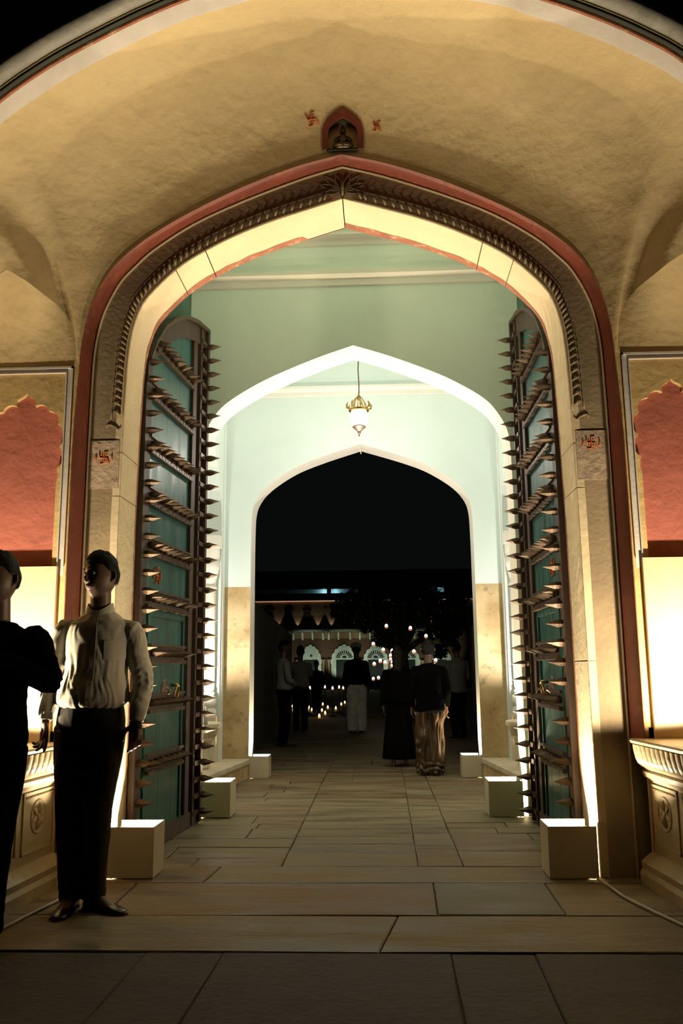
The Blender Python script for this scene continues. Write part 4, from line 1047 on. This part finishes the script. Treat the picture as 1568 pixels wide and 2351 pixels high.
        def fold(c):
            x, y, z = c; q = V((x*9, y*7, z*5)); a = noise.noise(q+V((7, 0, 0)))
            w1 = noise.noise(V((x*26+3*a, y*20, z*7+4*a)))
            low_ = max(0, 1-(z-zb)/(.25*k)) if z > zb else 1
            arm = max(0, abs(x-cx)-.19*k)/.06
            w2 = math.sin(z*150+30*x+12*a)*min(1, arm)*.45*max(0, noise.noise(V((x*5, y*5, z*6+2)))+.25)
            return amp*(a*.9+w1*(1.0+.9*low_)+w2)
        remeshed('shirt', mb, M[sh_m], voxel*.62 if detail else voxel, t, 3, fold)
    lg = cl.get('legs')
    if lg == 'trousers':
        mb = MB(); e = .010*k; fl_ = cl.get('flare', 1.0)
        ellip(mb, [(cx, cy, cz-.12*k, .11*k, .08*k), (cx, cy, cz-.07*k, .165*k*tw+e, .115*k+e), (cx, cy, cz, .168*k*tw+e, .118*k+e), (cx, cy, cz+.07*k, .155*k*tw+e, .108*k+e)], 28)
        for (hp, kn, an) in legs:
            az = cl.get('cuff', .05)
            e = .004*k
            limb(mb, [hp+V((0, 0, .0)), hp.lerp(kn, .35), hp.lerp(kn, .7), kn, kn.lerp(an, .5), V((an.x, an.y, az))], [.092*k+e, (.090*k+e)*(.6+.4*fl_), (.080*k+e)*(.45+.55*fl_), .074*k*fl_+e, .070*k*fl_+e, .064*k*fl_+e], 18, 4)
        amp = cl.get('lfold', .005)*k
        def fold2(c):
            x, y, z = c; a = noise.noise(V((x*8, y*8, z*3))); return amp*(a+noise.noise(V((x*30, y*26, z*3.2+3*a)))*1.1+.5*max(0, 1-abs(z-.09)/.1)*math.sin(z*110+9*a))
        remeshed('trousers', mb, M[cl['legm']], voxel*.7 if detail else voxel, t, 3, fold2)
    elif lg == 'skirt':
        mb = MB(); hem = cl.get('cuff', .06); w0 = cl.get('hemw', .22); n = 56; rings = []
        for i in range(15):
            u = i/14; z = (cz+.08*k)*(1-u)+hem*u; a = (.145*k)*(1-u**.8)+w0*u**.8+.02*math.sin(PI*min(1, u*3)); b = .105*k*(1-u)+w0*.78*u
            rings.append([(cx+(a+.014*u*math.sin(9*q+2*u)+.008*u*math.sin(17*q))*math.cos(q), cy+(b+.014*u*math.sin(8*q+1))*math.sin(q), z) for q in [2*PI*j/n for j in range(n)]])
        mb.loft(rings); build('skirt', mb, M[cl['legm']], t, smooth=True)
    if cl.get('shoes', True):
        for s in ('l', 'r'):
            an = g('an_'+s); fd = V(J.get('ft_'+s, (0, -1, 0))).normalized(); sd = V((fd.y, -fd.x, 0)); lift = J.get('lift_'+s, 0); mb = MB(); rings = []
            a0 = V((an.x, an.y, lift))-fd*.055*k
            for u, wd, h in ((0, .020, .045), (.02, .033, .062), (.08, .037, .075), (.12, .038, .066), (.16, .042, .046), (.21, .045, .036), (.25, .040, .030), (.275, .026, .022), (.285, .008, .014)):
                c = a0+fd*u*k; rings.append([c+sd*(wd*k*math.cos(q))+V((0, 0, max(0.001, h*k*(.5+.5*math.sin(q))*1.0))) for q in [2*PI*(j+.5)/20 for j in range(20)]])
            mb.loft(rings); so = build('shoe', mb, M['shoe'], t, smooth=50)
            ms = MB(); ms.loft([[tuple(a0+fd*u*k+sd*(wd*1.06*k*sg)+V((0, 0, zz_-lift))) for sg, zz_ in ((-1, .001), (1, .001), (1, .012), (-1, .012))] for u, wd in ((-.003, .02), (.02, .034), (.10, .036), (.16, .042), (.21, .045), (.26, .038), (.29, .012))])
            build('sole', ms, M['shoe'], so)
    return t, Rm
from mathutils.bvhtree import BVHTree
def surf_y(o, x, z):
    bm = bmesh.new(); bm.from_mesh(o.data); b = BVHTree.FromBMesh(bm); bm.free()
    return b

# the man in the white shirt
OA = (-1.555, 4.70, 0)
JA = dict(head=(.026, -.012, 1.722), hs=1.045, hyaw=-math.radians(30), hpitch=0, neck=(.022, .012, 1.535), chest=(.02, .02, 1.33), pelvis=(.0, .0, .985),
  sh_l=(-.160, .02, 1.452), el_l=(-.248, .03, 1.18), wr_l=(-.240, -.03, .955), sh_r=(.195, .02, 1.440), el_r=(.262, .04, 1.165), wr_r=(.250, -.02, .945),
  hd_l=(.02, -.08, -1), hs_l=(.75, -.65, 0), hd_r=(.03, -.08, -1), hs_r=(-.75, -.6, 0), curls_l=(.75, .6, .45, .12), curls_r=(.75, .65, .55, .4),
  hip_l=(-.095, 0, .92), kn_l=(-.095, -.01, .49), an_l=(-.075, .03, .09), hip_r=(.095, 0, .92), kn_r=(.062, -.02, .50), an_r=(.040, .03, .09),
  ft_l=(.02, -1, 0), ft_r=(.9, -.5, 0))
ta, RA = figure('person', 'man in white long-sleeved shirt and dark trousers standing beside the first arch', OA, 0, 1.82, JA,
  dict(top='shirt', hem=1.02, blouse=.022, ease=.014, legs='trousers', legm='trou', cuff=.05, fold=.0045, lfold=.004, flare=.9), voxel=.010, detail=True)
sh_o = [c for c in ta.children if c.name.startswith('shirt')][0]
bv = surf_y(sh_o, 0, 0)
def front(x, z, off=.002):
    h = bv.ray_cast(V((x, -1, z)), V((0, 1, 0)))
    return V((x, (h[0].y if h[0] else -.1)-off, z))
# placket, buttons, pocket, collar, cuffs, belt, bracelets
mb = MB(); zz = [1.03+(1.50-1.03)*i/24 for i in range(25)]
mb.loft([[tuple(front(.028-.014, z, .001)), tuple(front(.028-.014, z, .004)), tuple(front(.028+.014, z, .004)), tuple(front(.028+.014, z, .001))] for z in zz]); build('placket', mb, M['shirt'], ta, smooth=40)
for i in range(6):
    p = front(.028, 1.07+.075*i, .006); mb = MB(); mb.lathe([(.0001, 0), (.0055, .0004), (.0055, .002), (.0001, .0022)], n=12); mb.xf(Matrix.Translation(p) @ Matrix.Rotation(PI/2, 4, 'X')); build('button', mb, M['eye'], ta)
mb = MB(); px0, px1, pz0, pz1 = .085, .185, 1.275, 1.375; n = 6
grid2 = [[front(px0+(px1-px0)*i/n, pz0+(pz1-pz0)*j/n-(.014*(1-abs(i/n*2-1)) if j == 0 else 0), .0035) for i in range(n+1)] for j in range(n+1)]
mb.add([tuple(p) for r in grid2 for p in r]+[tuple(p+V((0, .004, 0))) for r in grid2 for p in r], [(j*(n+1)+i, j*(n+1)+i+1, (j+1)*(n+1)+i+1, (j+1)*(n+1)+i) for j in range(n) for i in range(n)])
build('chest_pocket', mb, M['shirt'], ta, smooth=True)
cxn, cyn = .022, .014; nn_ = 40
mb = MB(); rr = []
for j in range(nn_+1):
    a = -PI/2+.22+(2*PI-.44)*j/nn_; ca, sa = math.cos(a), math.sin(a); fr = max(0, -sa); bk = 1-fr
    top_ = 1.578-.045*fr**2; bot = 1.522-.045*fr**2
    rr.append([(cxn+.064*ca, cyn+.066*sa, bot), (cxn+.062*ca, cyn+.064*sa, top_), (cxn+.068*ca, cyn+.070*sa, top_+.003), (cxn+(.080+.006*fr)*ca, cyn+(.082+.012*fr)*sa, bot-.004-.022*fr**3), (cxn+.078*ca, cyn+.078*sa, bot-.006-.02*fr**3)])
mb.loft(rr); build('collar', mb, M['shirt'], ta, smooth=40)
for s in ('l', 'r'):
    el, wr = V(JA['el_'+s]), V(JA['wr_'+s]); d = (wr-el).normalized(); mb = MB()
    mb.tube([wr-d*.068, wr-d*.062, wr-d*.008, wr-d*.004], [.038, .0405, .0385, .034], 22); build('cuff', mb, M['shirt'], ta, smooth=40)
for q in range(3):
    el, wr = V(JA['el_r']), V(JA['wr_r']); d = (wr-el).normalized(); c = wr+d*(.004+.012*q); a = d.cross(V((0, 1, 0))).normalized(); b = d.cross(a)
    mb = MB(); mb.tube([c+a*(.031*math.cos(2*PI*k/18))+b*(.027*math.sin(2*PI*k/18)) for k in range(19)], .0048, 8, caps=False); build('bracelet', mb, M['iron'] if q == 1 else M['black'], ta, smooth=True)
mb = MB(); nb2 = 40
mb.loft([[(.0+(.176+e)*math.cos(2*PI*j/nb2), (.126+e)*math.sin(2*PI*j/nb2), z) for j in range(nb2)] for z, e in ((.985, -.02), (.985, -.006), (1.02, -.006), (1.02, -.02))]); build('belt', mb, M['shoe'], ta, smooth=40)

# the man at the left edge, palms together
OB = (-1.83, 4.10, 0)
JB = dict(head=(.005, -.02, 1.645), hyaw=-.35, hpitch=-.05, neck=(.0, .012, 1.45), chest=(0, .02, 1.26), pelvis=(0, 0, .93),
  sh_l=(-.180, .02, 1.375), el_l=(-.27, -.04, 1.12), wr_l=(-.045, -.24, 1.30), sh_r=(.180, .02, 1.385), el_r=(.285, -.03, 1.16), wr_r=(.045, -.24, 1.30),
  hd_l=(.12, -.15, 1), hs_l=(0, -1, -.2), hd_r=(-.12, -.15, 1), hs_r=(0, -1, -.2), curl_l=.03, curl_r=.03,
  hip_l=(-.085, 0, .87), kn_l=(-.09, -.01, .47), an_l=(-.09, .03, .09), hip_r=(.085, 0, .87), kn_r=(.058, -.01, .47), an_r=(.030, .02, .09),
  ft_l=(-.15, -1, 0), ft_r=(.25, -1, 0), tw=.95)
tb, RB = figure('person', 'man in black with palms pressed together, cut off by the left edge', OB, 0, 1.73, JB,
  dict(top='dark', hem=.86, blouse=.012, ease=.014, legs='trousers', legm='dark', cuff=.05, fold=.007), voxel=.012, detail=True)

def stand(H, stride=0, arms='down'):
    k = H/1.80
    J = dict(head=(0, -.01, 1.685), neck=(0, .012, 1.50), chest=(0, .02, 1.30), pelvis=(0, 0, .955),
      sh_l=(-.178, .02, 1.42), el_l=(-.235, .04, 1.14), wr_l=(-.235, -.03, .90), sh_r=(.178, .02, 1.42), el_r=(.235, .04, 1.14), wr_r=(.235, -.03, .90),
      hip_l=(-.09, 0, .89), kn_l=(-.09, -.02-stride*.45, .48), an_l=(-.085, .03-stride, .09), hip_r=(.09, 0, .89), kn_r=(.09, -.02+stride*.3, .48), an_r=(.085, .03+stride, .09))
    if arms == 'raised': J.update(el_r=(.22, -.10, 1.20), wr_r=(.12, -.28, 1.42), el_l=(-.22, -.10, 1.20), wr_l=(-.06, -.26, 1.40), hd_r=(-.2, -.3, 1), hd_l=(.2, -.3, 1))
    if arms == 'front': J.update(el_r=(.24, -.02, 1.14), wr_r=(.05, -.20, 1.05), el_l=(-.24, -.02, 1.14), wr_l=(-.05, -.20, 1.05))
    return {n: (tuple(c*k for c in v) if isinstance(v, tuple) and not n.startswith('h') or n == 'head' else v) for n, v in J.items()}
def G(px, py, z=0): p = fl(px, py, z); return (p.x, p.y, 0)
J = stand(1.74, .06); J['tw'] = .95
tc_, Rc = figure('person', 'man walking away in wide white trousers, dark waistcoat and pale cap', G(820, 1682), PI, 1.76, J, dict(top='dark', hem=.93, sleeve=1, legs='trousers', legm='whitetr', flare=1.65, cuff=.03, lfold=.016), .014, hair=True)
mb = MB(); mb.lathe([(.085, .035), (.098, .05), (.104, .075), (.096, .10), (.07, .125), (.03, .135), (.001, .137)], n=24); mb.xf(Rc); build('cap', mb, M['capcloth'], tc_, smooth=True)
J = stand(1.50, .05)
figure('person', 'woman in a long black dress walking away, long hair down her back', G(918, 1760), PI-.1, 1.50, J, dict(top='dark', hem=.78, legs='skirt', legm='dark', hemw=.21, cuff=.10, shoes=False), .013, hairlen=.30)
J = stand(1.54, .09)
J.update(an_r=(.06, -.10, .09), kn_r=(.08, -.08, .42))
figure('person', 'woman walking away in shiny brown satin trousers and black shawl', G(990, 1782), PI+.05, 1.54, J, dict(top='dark', hem=.72, ease=.03, blouse=.03, legs='trousers', legm='darkb', flare=1.5, cuff=.03, lfold=.028), .011, hairlen=.12)
figure('person', 'man in a dim white shirt seen from the side, beside the left passage wall', (at(652, 1600, 14.6).x, 14.6, 0), PI*.62, 1.70, stand(1.70, 0, 'front'), dict(top='shirt2', hem=.90, legs='trousers', legm='dark'), .015)
figure('person', 'man in a white shirt raising his hands before the first lit arch', G(690, 1682), PI+.15, 1.70, stand(1.70, 0, 'raised'), dict(top='shirt2', hem=.88, legs='trousers', legm='dark'), .015)
figure('person', 'person in a dim white shirt beside the right passage wall', G(1054, 1695), PI*1.15, 1.70, stand(1.70, 0, 'front'), dict(top='shirt2', hem=.80, legs='trousers', legm='dark'), .015)
figure('person', 'small dark figure in front of the foot of the first lit arch', G(727, 1640), 0, 1.50, stand(1.50, 0, 'down'), dict(top='dark', hem=.80, legs='trousers', legm='dark'), .018)
# ------------------------------------------------------------------ outside: passage walls, planters, courtyard, palace front
mb = MB()
for s in (-1, 1):
    pts = []
    A_, B_2 = (at(584, 1380, 13.2), at(670, 1472, 26.0)) if s < 0 else (at(1102, 1380, 13.2), at(1078, 1470, 26.0))
    for p in (A_, B_2): pts.append((p.x, p.y, p.z))
    (xa, ya, za), (xb, yb, zb) = pts; zb = za
    mb.add([(xa, ya, 0), (xb, yb, 0), (xb, yb, zb), (xa, ya, za), (xa+s*3, ya, 0), (xb+s*3, yb, 0), (xb+s*3, yb, zb), (xa+s*3, ya, za)], [(0,1,2,3), (4,7,6,5), (3,2,6,7), (0,3,7,4), (1,5,6,2), (0,4,5,1)])
struct('wall_passage', mb, M['facade'])
for px, py, nm in ((598, 1724, 'left'), (1098, 1716, 'right')):
    p = fl(px, py); t = thing('stone_planter', 'dark stepped stone pedestal beyond the farthest arch on the %s' % nm, 'pedestal', (p.x+(-.0 if nm == 'left' else .0), 11.2, 0))
    mb = MB(); mb.lathe([(.24, 0), (.24, .05), (.20, .08), (.19, .22), (.20, .25), (.001, .25)], n=8, a0=PI/8, a1=2*PI+PI/8); build('base', mb, M['farstone'], t)
    mb = MB(); mb.lathe([(.001, .25), (.20, .25), (.22, .29), (.24, .31), (.24, .345), (.22, .36), (.001, .362)], n=8, a0=PI/8, a1=2*PI+PI/8); build('top', mb, M['farstone'], t)
YF = 60.0
def f_(x, y, Y=YF): p = at(x, y, Y); return p.x, p.z
pal = thing('palace_front', 'far palace front with lit cornice and scalloped arches across the dark courtyard', 'building', (at(784, 1540, YF).x, YF, 0))
ox = at(784, 1540, YF).x
def pm(name, x0, y0, x1, y1, dy, th, m, par=None, Y=YF):
    a = (f_(x0, y0)[0], f_(700, y0)[1]); b = (f_(x1, y1)[0], f_(700, y1)[1]); mb = MB(); mb.box((min(a[0], b[0])-ox, dy, min(a[1], b[1])), (max(a[0], b[0])-ox, dy+th, max(a[1], b[1]))); return build(name, mb, m, par or pal)
pm('upper_wall', 380, 1381, 1300, 1447, 0, 1.2, M['brick']); 
a0_, b0_ = f_(380, 1447), f_(1300, 1447)
mb = MB(); mb.box((a0_[0]-ox, .3, -.0), (b0_[0]-ox, 1.2, f_(700, 1447)[1])); build('lower_wall', mb, M['brickd'], pal)
pm('cornice', 380, 1446.5, 1300, 1451, -.5, 1.0, M['farw'])
pm('frieze', 380, 1452, 1300, 1466, -.02, .32, M['brick'])
for k, x in enumerate((655, 674, 695, 718, 742, 755, 777, 804, 826, 849, 872, 951, 973, 996)):
    X0, Z0 = f_(x, 1452)[0], f_(700, 1452)[1]; mb = MB()
    u = .055
    prof = [(-.48, Z0+.02), (-.48, Z0-.06), (-.30, Z0-.14), (-.14, Z0-.34), (-.10, Z0-.50), (.0, Z0-.52), (.0, Z0+.02)]
    mb.v = []; n = len(prof)
    mb.add([(X0-ox-u, y, z) for y, z in prof]+[(X0-ox+u, y, z) for y, z in prof], [tuple(range(n)), tuple(reversed(range(n, 2*n)))]+[(i, i+n, (i+1) % n+n, (i+1) % n) for i in range(n)])
    build('bracket', mb, M['farw'], pal)
pm('roof_strip', 380, 1379.4, 1300, 1381.6, -.10, .12, M['led'])
for x in (620, 663, 705):                                # arched upper windows
    X0 = f_(x, 1400)[0]-ox; zt = f_(x, 1388)[1]; zm = f_(x, 1402)[1]; zb = f_(x, 1438)[1]; hw = .30
    loop = [(X0-hw*math.cos(a)*1.0, zm+(zt-zm)*math.sin(a)) for a in [PI*k/12 for k in range(13)]]
    mb = MB(); mb.ring_prism([(X0-hw*1.12*math.cos(a), zm+(zt-zm+.04)*math.sin(a)) for a in [PI*k/12 for k in range(13)]], [[(X0-hw*.86*math.cos(a), zm+.04+(zt-zm-.06)*math.sin(a)) for a in [PI*k/12 for k in range(13)]]], -.06, .0)
    mb.box((X0-hw*1.1, -.09, zm-.05), (X0+hw*1.1, 0, zm+.03)); 
    fr = build('window_frame', mb, M['brick'], pal)
    mb = MB(); mb.box((X0-hw*.8, -.03, zb), (X0+hw*.8, -.005, zm-.05)); build('pane', mb, M['bluepane'] if x == 663 else M['brickd'], fr)
for x, y in ((596, 1396), (747, 1394)):
    X0, Z0 = f_(x, y); mb = MB(); mb.lathe([(.10, 0), (.15, .03), (.15, .06), (.09, .06), (.07, .02), (.001, .02)], n=18); mb.xf(Matrix.Translation((X0-ox, 0, Z0)) @ Matrix.Rotation(PI/2, 4, 'X')); build('roundel', mb, M['brick'], pal)
sp = thing('wall_spotlight', 'small wall spotlight standing on the far palace cornice', 'light', (0, 0, 0), 'spotlights along the far palace cornice')
mb = MB(); mb.lathe([(.001, 0), (.05, 0), (.06, .08), (.001, .08)], n=12); build('housing', mb, M['black'], sp)
for k, x in enumerate((639, 683.5, 730, 761, 811, 838, 887, 961, 990, 1040)):
    X0, Z0 = f_(x, 1446)[0], f_(700, 1446.4)[1]; o = sp if k == 0 else sp.copy()
    if k:
        COL.objects.link(o); dup(sp.children[0], o)
    o.location = (X0, YF-.20, Z0); o['label'] = 'far cornice spotlight, number %s from the left end of the lit row' % ('one two three four five six seven eight nine ten'.split()[k])
    lamp('SPOT', 'wall_spot_beam', (X0, YF-.15, Z0+.06), 45, NEUT, .02, 50, .5, (X0, YF-.03, Z0+1.6))
def scallop(cx, zb, zt, hw, lobes=9):
    pts = [(cx-hw, zb)]; zc = zb+(zt-zb)*.42; n = lobes
    for k in range(n):
        for j in range(5):
            a = PI*(k+j/5)/n; b = PI*(k+.5)/n; r = 1+.07*math.sin(PI*j/5); pts.append((cx-hw*r*math.cos(a), zc+(zt-zc)*r*math.sin(a)*(1.04 if k == n//2 else 1)))
    return pts+[(cx+hw, zc), (cx+hw, zb)]
for k, (cx, hw, yt) in enumerate(((712, 25, 1484), (790, 30, 1483), (862, 28, 1484), (935, 28, 1485), (1008, 28, 1486))):
    X0, zt = f_(cx, yt); zb = f_(cx, 1556)[1]; H_ = hw*YF/F
    mb = MB(); mb.prism([(x-ox, z) for x, z in scallop(X0, zb, zt, H_)], .22, .36); ar = build('scalloped_arch', mb, M['farw'], pal, label='white scalloped arch panel')
    zd = f_(cx, 1515)[1]; mb = MB(); mb.box((X0-ox-H_*.62, .19, zb), (X0-ox+H_*.62, .24, zd)); build('door_panel', mb, M['doordark'], ar)
    if k:
        for q in range(11):
            a = PI*(q+.5)/11; ca, sa = math.cos(a), math.sin(a); mb = MB()
            mb.tube([(X0-ox+.30*ca, .205, zd+.12+.26*sa), (X0-ox+.56*ca, .205, zd+.12+.48*sa)], [.022, .045], 6); build('fan_slot', mb, M['black'], ar)
        mb = MB(); mb.lathe([(.001, 0), (.16, 0), (.16, .02), (.001, .02)], n=16, a0=0, a1=PI); mb.xf(Matrix.Translation((X0-ox, .218, zd+.12)) @ Matrix.Rotation(PI/2, 4, 'X')); build('fan_hub', mb, M['black'], ar)
    else:
        mb = MB(); mb.lathe([(.001, 0), (.09, 0), (.09, .02), (.001, .02)], n=16); mb.xf(Matrix.Translation((X0-ox+.05, .22, zd+.28)) @ Matrix.Rotation(PI/2, 4, 'X')); build('round_hole', mb, M['brickd'], ar)
    pj = [(-H_-.14, zb), (-H_-.14, zt-.3)]
    for sg in (-1, 1):
        mb = MB(); mb.lathe([(.10, 0), (.10, .1), (.075, .16), (.075, zt-zb-1.1), (.11, zt-zb-1.0), (.12, zt-zb-.9)], n=12); mb.xf(Matrix.Translation((X0-ox+sg*(H_+.16), .16, zb))); build('pilaster', mb, M['brick'], pal, smooth=40)
    L_ = thing('arch_light', 'added lamp washing the %s far white arch from the left' % ('first second third fourth fifth'.split()[k]), 'light', (X0, YF-2.4, 0), 'added lamps before the far arches')  # lamp and housing added to brighten the far arch
    mb = MB(); mb.lathe([(.001, 0), (.10, 0), (.12, .2), (.001, .2)], n=12); build('housing', mb, M['black'], L_)
    lamp('SPOT', 'arch_wash', (X0, YF-2.4, .25), 190 if k < 3 else 130, (.86, 1.0, .80), .05, 60, .5, (X0, YF+.2, 2.3))
# dark upper block with a blue-lit slot behind the palace
ox2 = at(784, 1540, 75).x
ub = thing('roof_pavilion', 'dark flat roof pavilion with blue-lit slot windows behind the palace', 'building', (ox2, 75, 0))
def b2(x0, y0, x1, y1, dy, th, m, nm):
    a = (f_(x0, y0, 75)[0], f_(755, y0, 75)[1]); b = (f_(x1, y1, 75)[0], f_(755, y1, 75)[1]); mb = MB(); mb.box((min(a[0], b[0])-ox2, dy, min(a[1], b[1])), (max(a[0], b[0])-ox2, dy+th, max(a[1], b[1]))); build(nm, mb, m, ub)
b2(380, 1362, 1300, 1560, 0, .3, M['black'], 'lower_block'); b2(380, 1310, 1300, 1352, 0, .3, M['black'], 'parapet')
for x0, x1 in ((380, 560), (750.5, 760), (826, 980), (1019, 1300)): b2(x0, 1345, x1, 1368, 0, .3, M['black'], 'post')
b2(380, 1340, 1300, 1370, 1.6, .1, M['farw'], 'back_panel')
for x, e in ((742, 12), (768, 11), (1010, 6)):
    p = at(x, 1357, 75); lamp('POINT', 'slot_light', (p.x, 76.2, p.z), e, (.35, .72, 1.0), .05)

# ------------------------------------------------------------------ tree with hanging tea-lights
tr = thing('tree', 'big dark tree hung with small glass tea-lights in the courtyard', 'tree', (at(927, 1540, 22).x, 22, 0))
tx = tr.location.x
mb = MB(); mb.tube([(0, 0, 0), (.03, 0, .8), (-.02, 0, 1.5), (.04, 0, 2.1), (.1, 0, 3.0)], [.24, .16, .13, .12, .08], 12); build('trunk', mb, M['bark'], tr, True)
for k, (dx, dy, z) in enumerate(((-1.2, .2, 3.0), (1.3, -.2, 2.9), (.6, .5, 3.3), (-.6, -.4, 3.2), (1.1, .3, 2.2))):
    mb = MB(); mb.tube([(0, 0, 1.5+.15*k), (dx*.4, dy*.4, 1.9+.2*k*.6), (dx, dy, z)], [.09, .06, .02], 8); build('branch', mb, M['bark'], tr, True)
mb = MB(); rnd = random.Random(3)
cl_ = [(786, 1400, 28), (812, 1385, 34), (850, 1400, 42), (880, 1425, 34), (905, 1395, 45), (940, 1405, 40), (925, 1440, 30), (985, 1400, 32), (1000, 1440, 26), (1030, 1400, 36), (1046, 1436, 26), (1030, 1465, 22), (880, 1460, 26), (915, 1475, 26), (975, 1465, 18), (850, 1365, 34), (1050, 1375, 28), (985, 1370, 30), (930, 1365, 34), (1010, 1495, 16), (800, 1420, 22), (840, 1435, 18)]
for (x, y, r) in cl_:
    c = at(x, y, 22); R_2 = r*22/F*1.05
    for q in range(int(8.5*r)):
        v = V((rnd.gauss(0, 1), rnd.gauss(0, 1), rnd.gauss(0, 1))).normalized()*R_2*(rnd.random()**.45); p = c+V((v.x, v.y*1.6, v.z)); a = V((rnd.gauss(0, 1), rnd.gauss(0, 1), rnd.gauss(0, 1))).normalized(); b = a.orthogonal().normalized(); s_ = .055+.05*rnd.random()
        p = V((p.x-tx, p.y-22, p.z)); mb.add([p-a*s_, p-b*s_*.45+a*.1*s_, p+a*s_, p+b*s_*.45+a*.1*s_], [(0, 1, 2, 3)])
lf = build('foliage', mb, M['leaf'], tr, fix=False); lf['kind'] = 'stuff'
def tealight(x, y, Y, lab, first=[None]):
    p = at(x, y, Y)
    if first[0] is None:
        t = thing('hanging_tealight', 'small glowing tea-light in a pink glass cup hanging from the tree', 'lamp', p, 'tea-lights hanging in the tree')
        c = MB(); c.lathe([(.018, -.055), (.032, -.048), (.042, -.030), (.040, -.012), (.036, -.012), (.038, -.028), (.03, -.042), (.001, -.048)], n=14); build('cup', c, M['cup'], t, True)
        c = MB(); c.lathe([(.001, -.030), (.026, -.028), (.036, -.005), (.034, .016), (.020, .036), (.001, .046)], n=12); build('flame', c, M['flame'], t, True)
        c = MB(); c.tube([(0, 0, .04), (.004, 0, .5), (0, 0, .9)], .002, 4); build('wire', c, M['black'], t)
        first[0] = t
    else:
        t = first[0].copy(); COL.objects.link(t); t.location = p
        for ch in first[0].children: dup(ch, t)
    t.location = p; t['label'] = lab
TLN = ['tea-light hanging just above the crown of the fan-topped white arch left of the tree', 'tea-light over the right shoulder of the fan-topped arch left of the tree', 'top tea-light of the vertical cluster left of the trunk', 'second tea-light down in the cluster left of the trunk', 'third tea-light down, partly hidden in the cluster left of the trunk', 'fourth tea-light down in the cluster, swung slightly to the right', 'lowest tea-light of the vertical cluster left of the trunk', 'tea-light before the door of the fan-topped arch, upper one of two', 'tea-light between the fan-topped arch door and the vertical cluster', 'tea-light at the left foot of the fan-topped arch, low down', 'lone tea-light right of the trunk at the height of the arches', 'highest tea-light of all, right beside the tree trunk', 'tea-light hanging alone below the bracketed cornice at the right', 'tea-light glowing beside the ear of the woman in satin trousers', 'tea-light just above the shoulder of the woman in satin trousers', 'faint tea-light up in the foliage level with the cornice spotlights', 'tea-light set low behind the waistcoated man, left of a pair', 'tea-light set low before the arch door, right of a pair']
TLY = [20.0, 20.6, 19.6, 20.3, 21.1, 19.3, 20.8, 20.2, 19.5, 21.2, 20.4, 19.8, 20.9, 20.1, 21.3, 20.7]
cnt = 0
for x, y in ((857, 1478.5), (880, 1491.5), (900.5, 1494), (897, 1505), (897, 1513), (902, 1520), (901, 1528), (873, 1517), (884, 1521), (859, 1524), (950, 1495.5), (942, 1442), (978, 1460), (1000, 1516), (997, 1527), (887, 1437)):
    tealight(x, y, TLY[cnt], TLN[cnt]); cnt += 1
for x, y, Y in ((857, 1558, 24), (869, 1556, 23.2)): tealight(x, y, Y, TLN[cnt]); cnt += 1
# candles: on low stands and on the floor
def candle(x, y, z, stand_, lab, first={}):
    p = fl(x, y, z+.05) if not stand_ else at(x, y, z)
    key = stand_
    if key not in first:
        t = thing('candle_lamp' if not stand_ else 'standing_candle', 'small candle in an amber glass standing on the courtyard floor' if not stand_ else 'candle on a thin dark waist-high stand in the courtyard', 'candle', (p.x, p.y, 0), 'candles on the courtyard floor' if not stand_ else 'candles on stands in the courtyard')
        h = p.z-.04 if stand_ else 0
        if stand_:
            c = MB(); c.lathe([(.001, 0), (.10, 0), (.10, .02), (.012, .04), (.012, h-.02), (.05, h-.01), (.05, h), (.001, h)], n=12); build('stand', c, M['black'], t, 40)
        c = MB(); c.lathe([(.001, h), (.032, h), (.038, h+.03), (.034, h+.03), (.001, h+.01)], n=12); build('glass', c, M['yglass'] if not stand_ else M['cup'], t, True)
        c = MB(); c.lathe([(.001, h+.025), (.022, h+.04), (.026, h+.055), (.014, h+.08), (.001, h+.10)], n=10); build('flame', c, M['flame'], t, True)
        first[key] = t; t['h'] = h
    else:
        t = first[key].copy(); COL.objects.link(t); t.location = (p.x, p.y, 0)
        for ch in first[key].children: dup(ch, t)
    t['label'] = lab
STN = ['leftmost of the five waist-high candles on stands', 'second waist-high candle stand from the left', 'middle one of the five waist-high candle stands', 'tallest-looking, fourth waist-high candle stand from the left', 'waist-high candle stand nearest the man in white trousers']
for k, (x, y) in enumerate(((711.5, 1580), (746, 1580), (763.5, 1581), (778.5, 1577), (788, 1581.5))): candle(x, y, (25, 26.4, 24.4, 25.8, 24.6)[k], True, STN[k])
CDN = ['floor candle standing alone at the far left', 'white floor candle, left one of the tight cluster on the left', 'largest white flame in the tight left cluster of floor candles', 'white floor candle low in the middle of the floor group', 'big white floor candle in the centre of the floor group', 'small white floor candle, farthest back in the middle', 'white floor candle right of centre', 'white floor candle nearest the white trousers', 'amber floor candle nearest the viewer on the left', 'amber floor candle nearest the viewer in the middle', 'amber floor candle beside and behind the nearest middle one', 'amber floor candle alone right of centre', 'small dim floor candle at the left edge of the tight cluster', 'tiny amber floor candle just in front of the far left one']
for k, (x, y) in enumerate(((671.5, 1621), (710, 1624), (716, 1629), (739, 1630), (752.5, 1623), (741, 1616), (783.5, 1616), (791.5, 1612), (702.5, 1644), (733, 1643), (746.5, 1636), (771, 1625), (706, 1627), (673.5, 1628))): candle(x, y, 0, False, CDN[k])
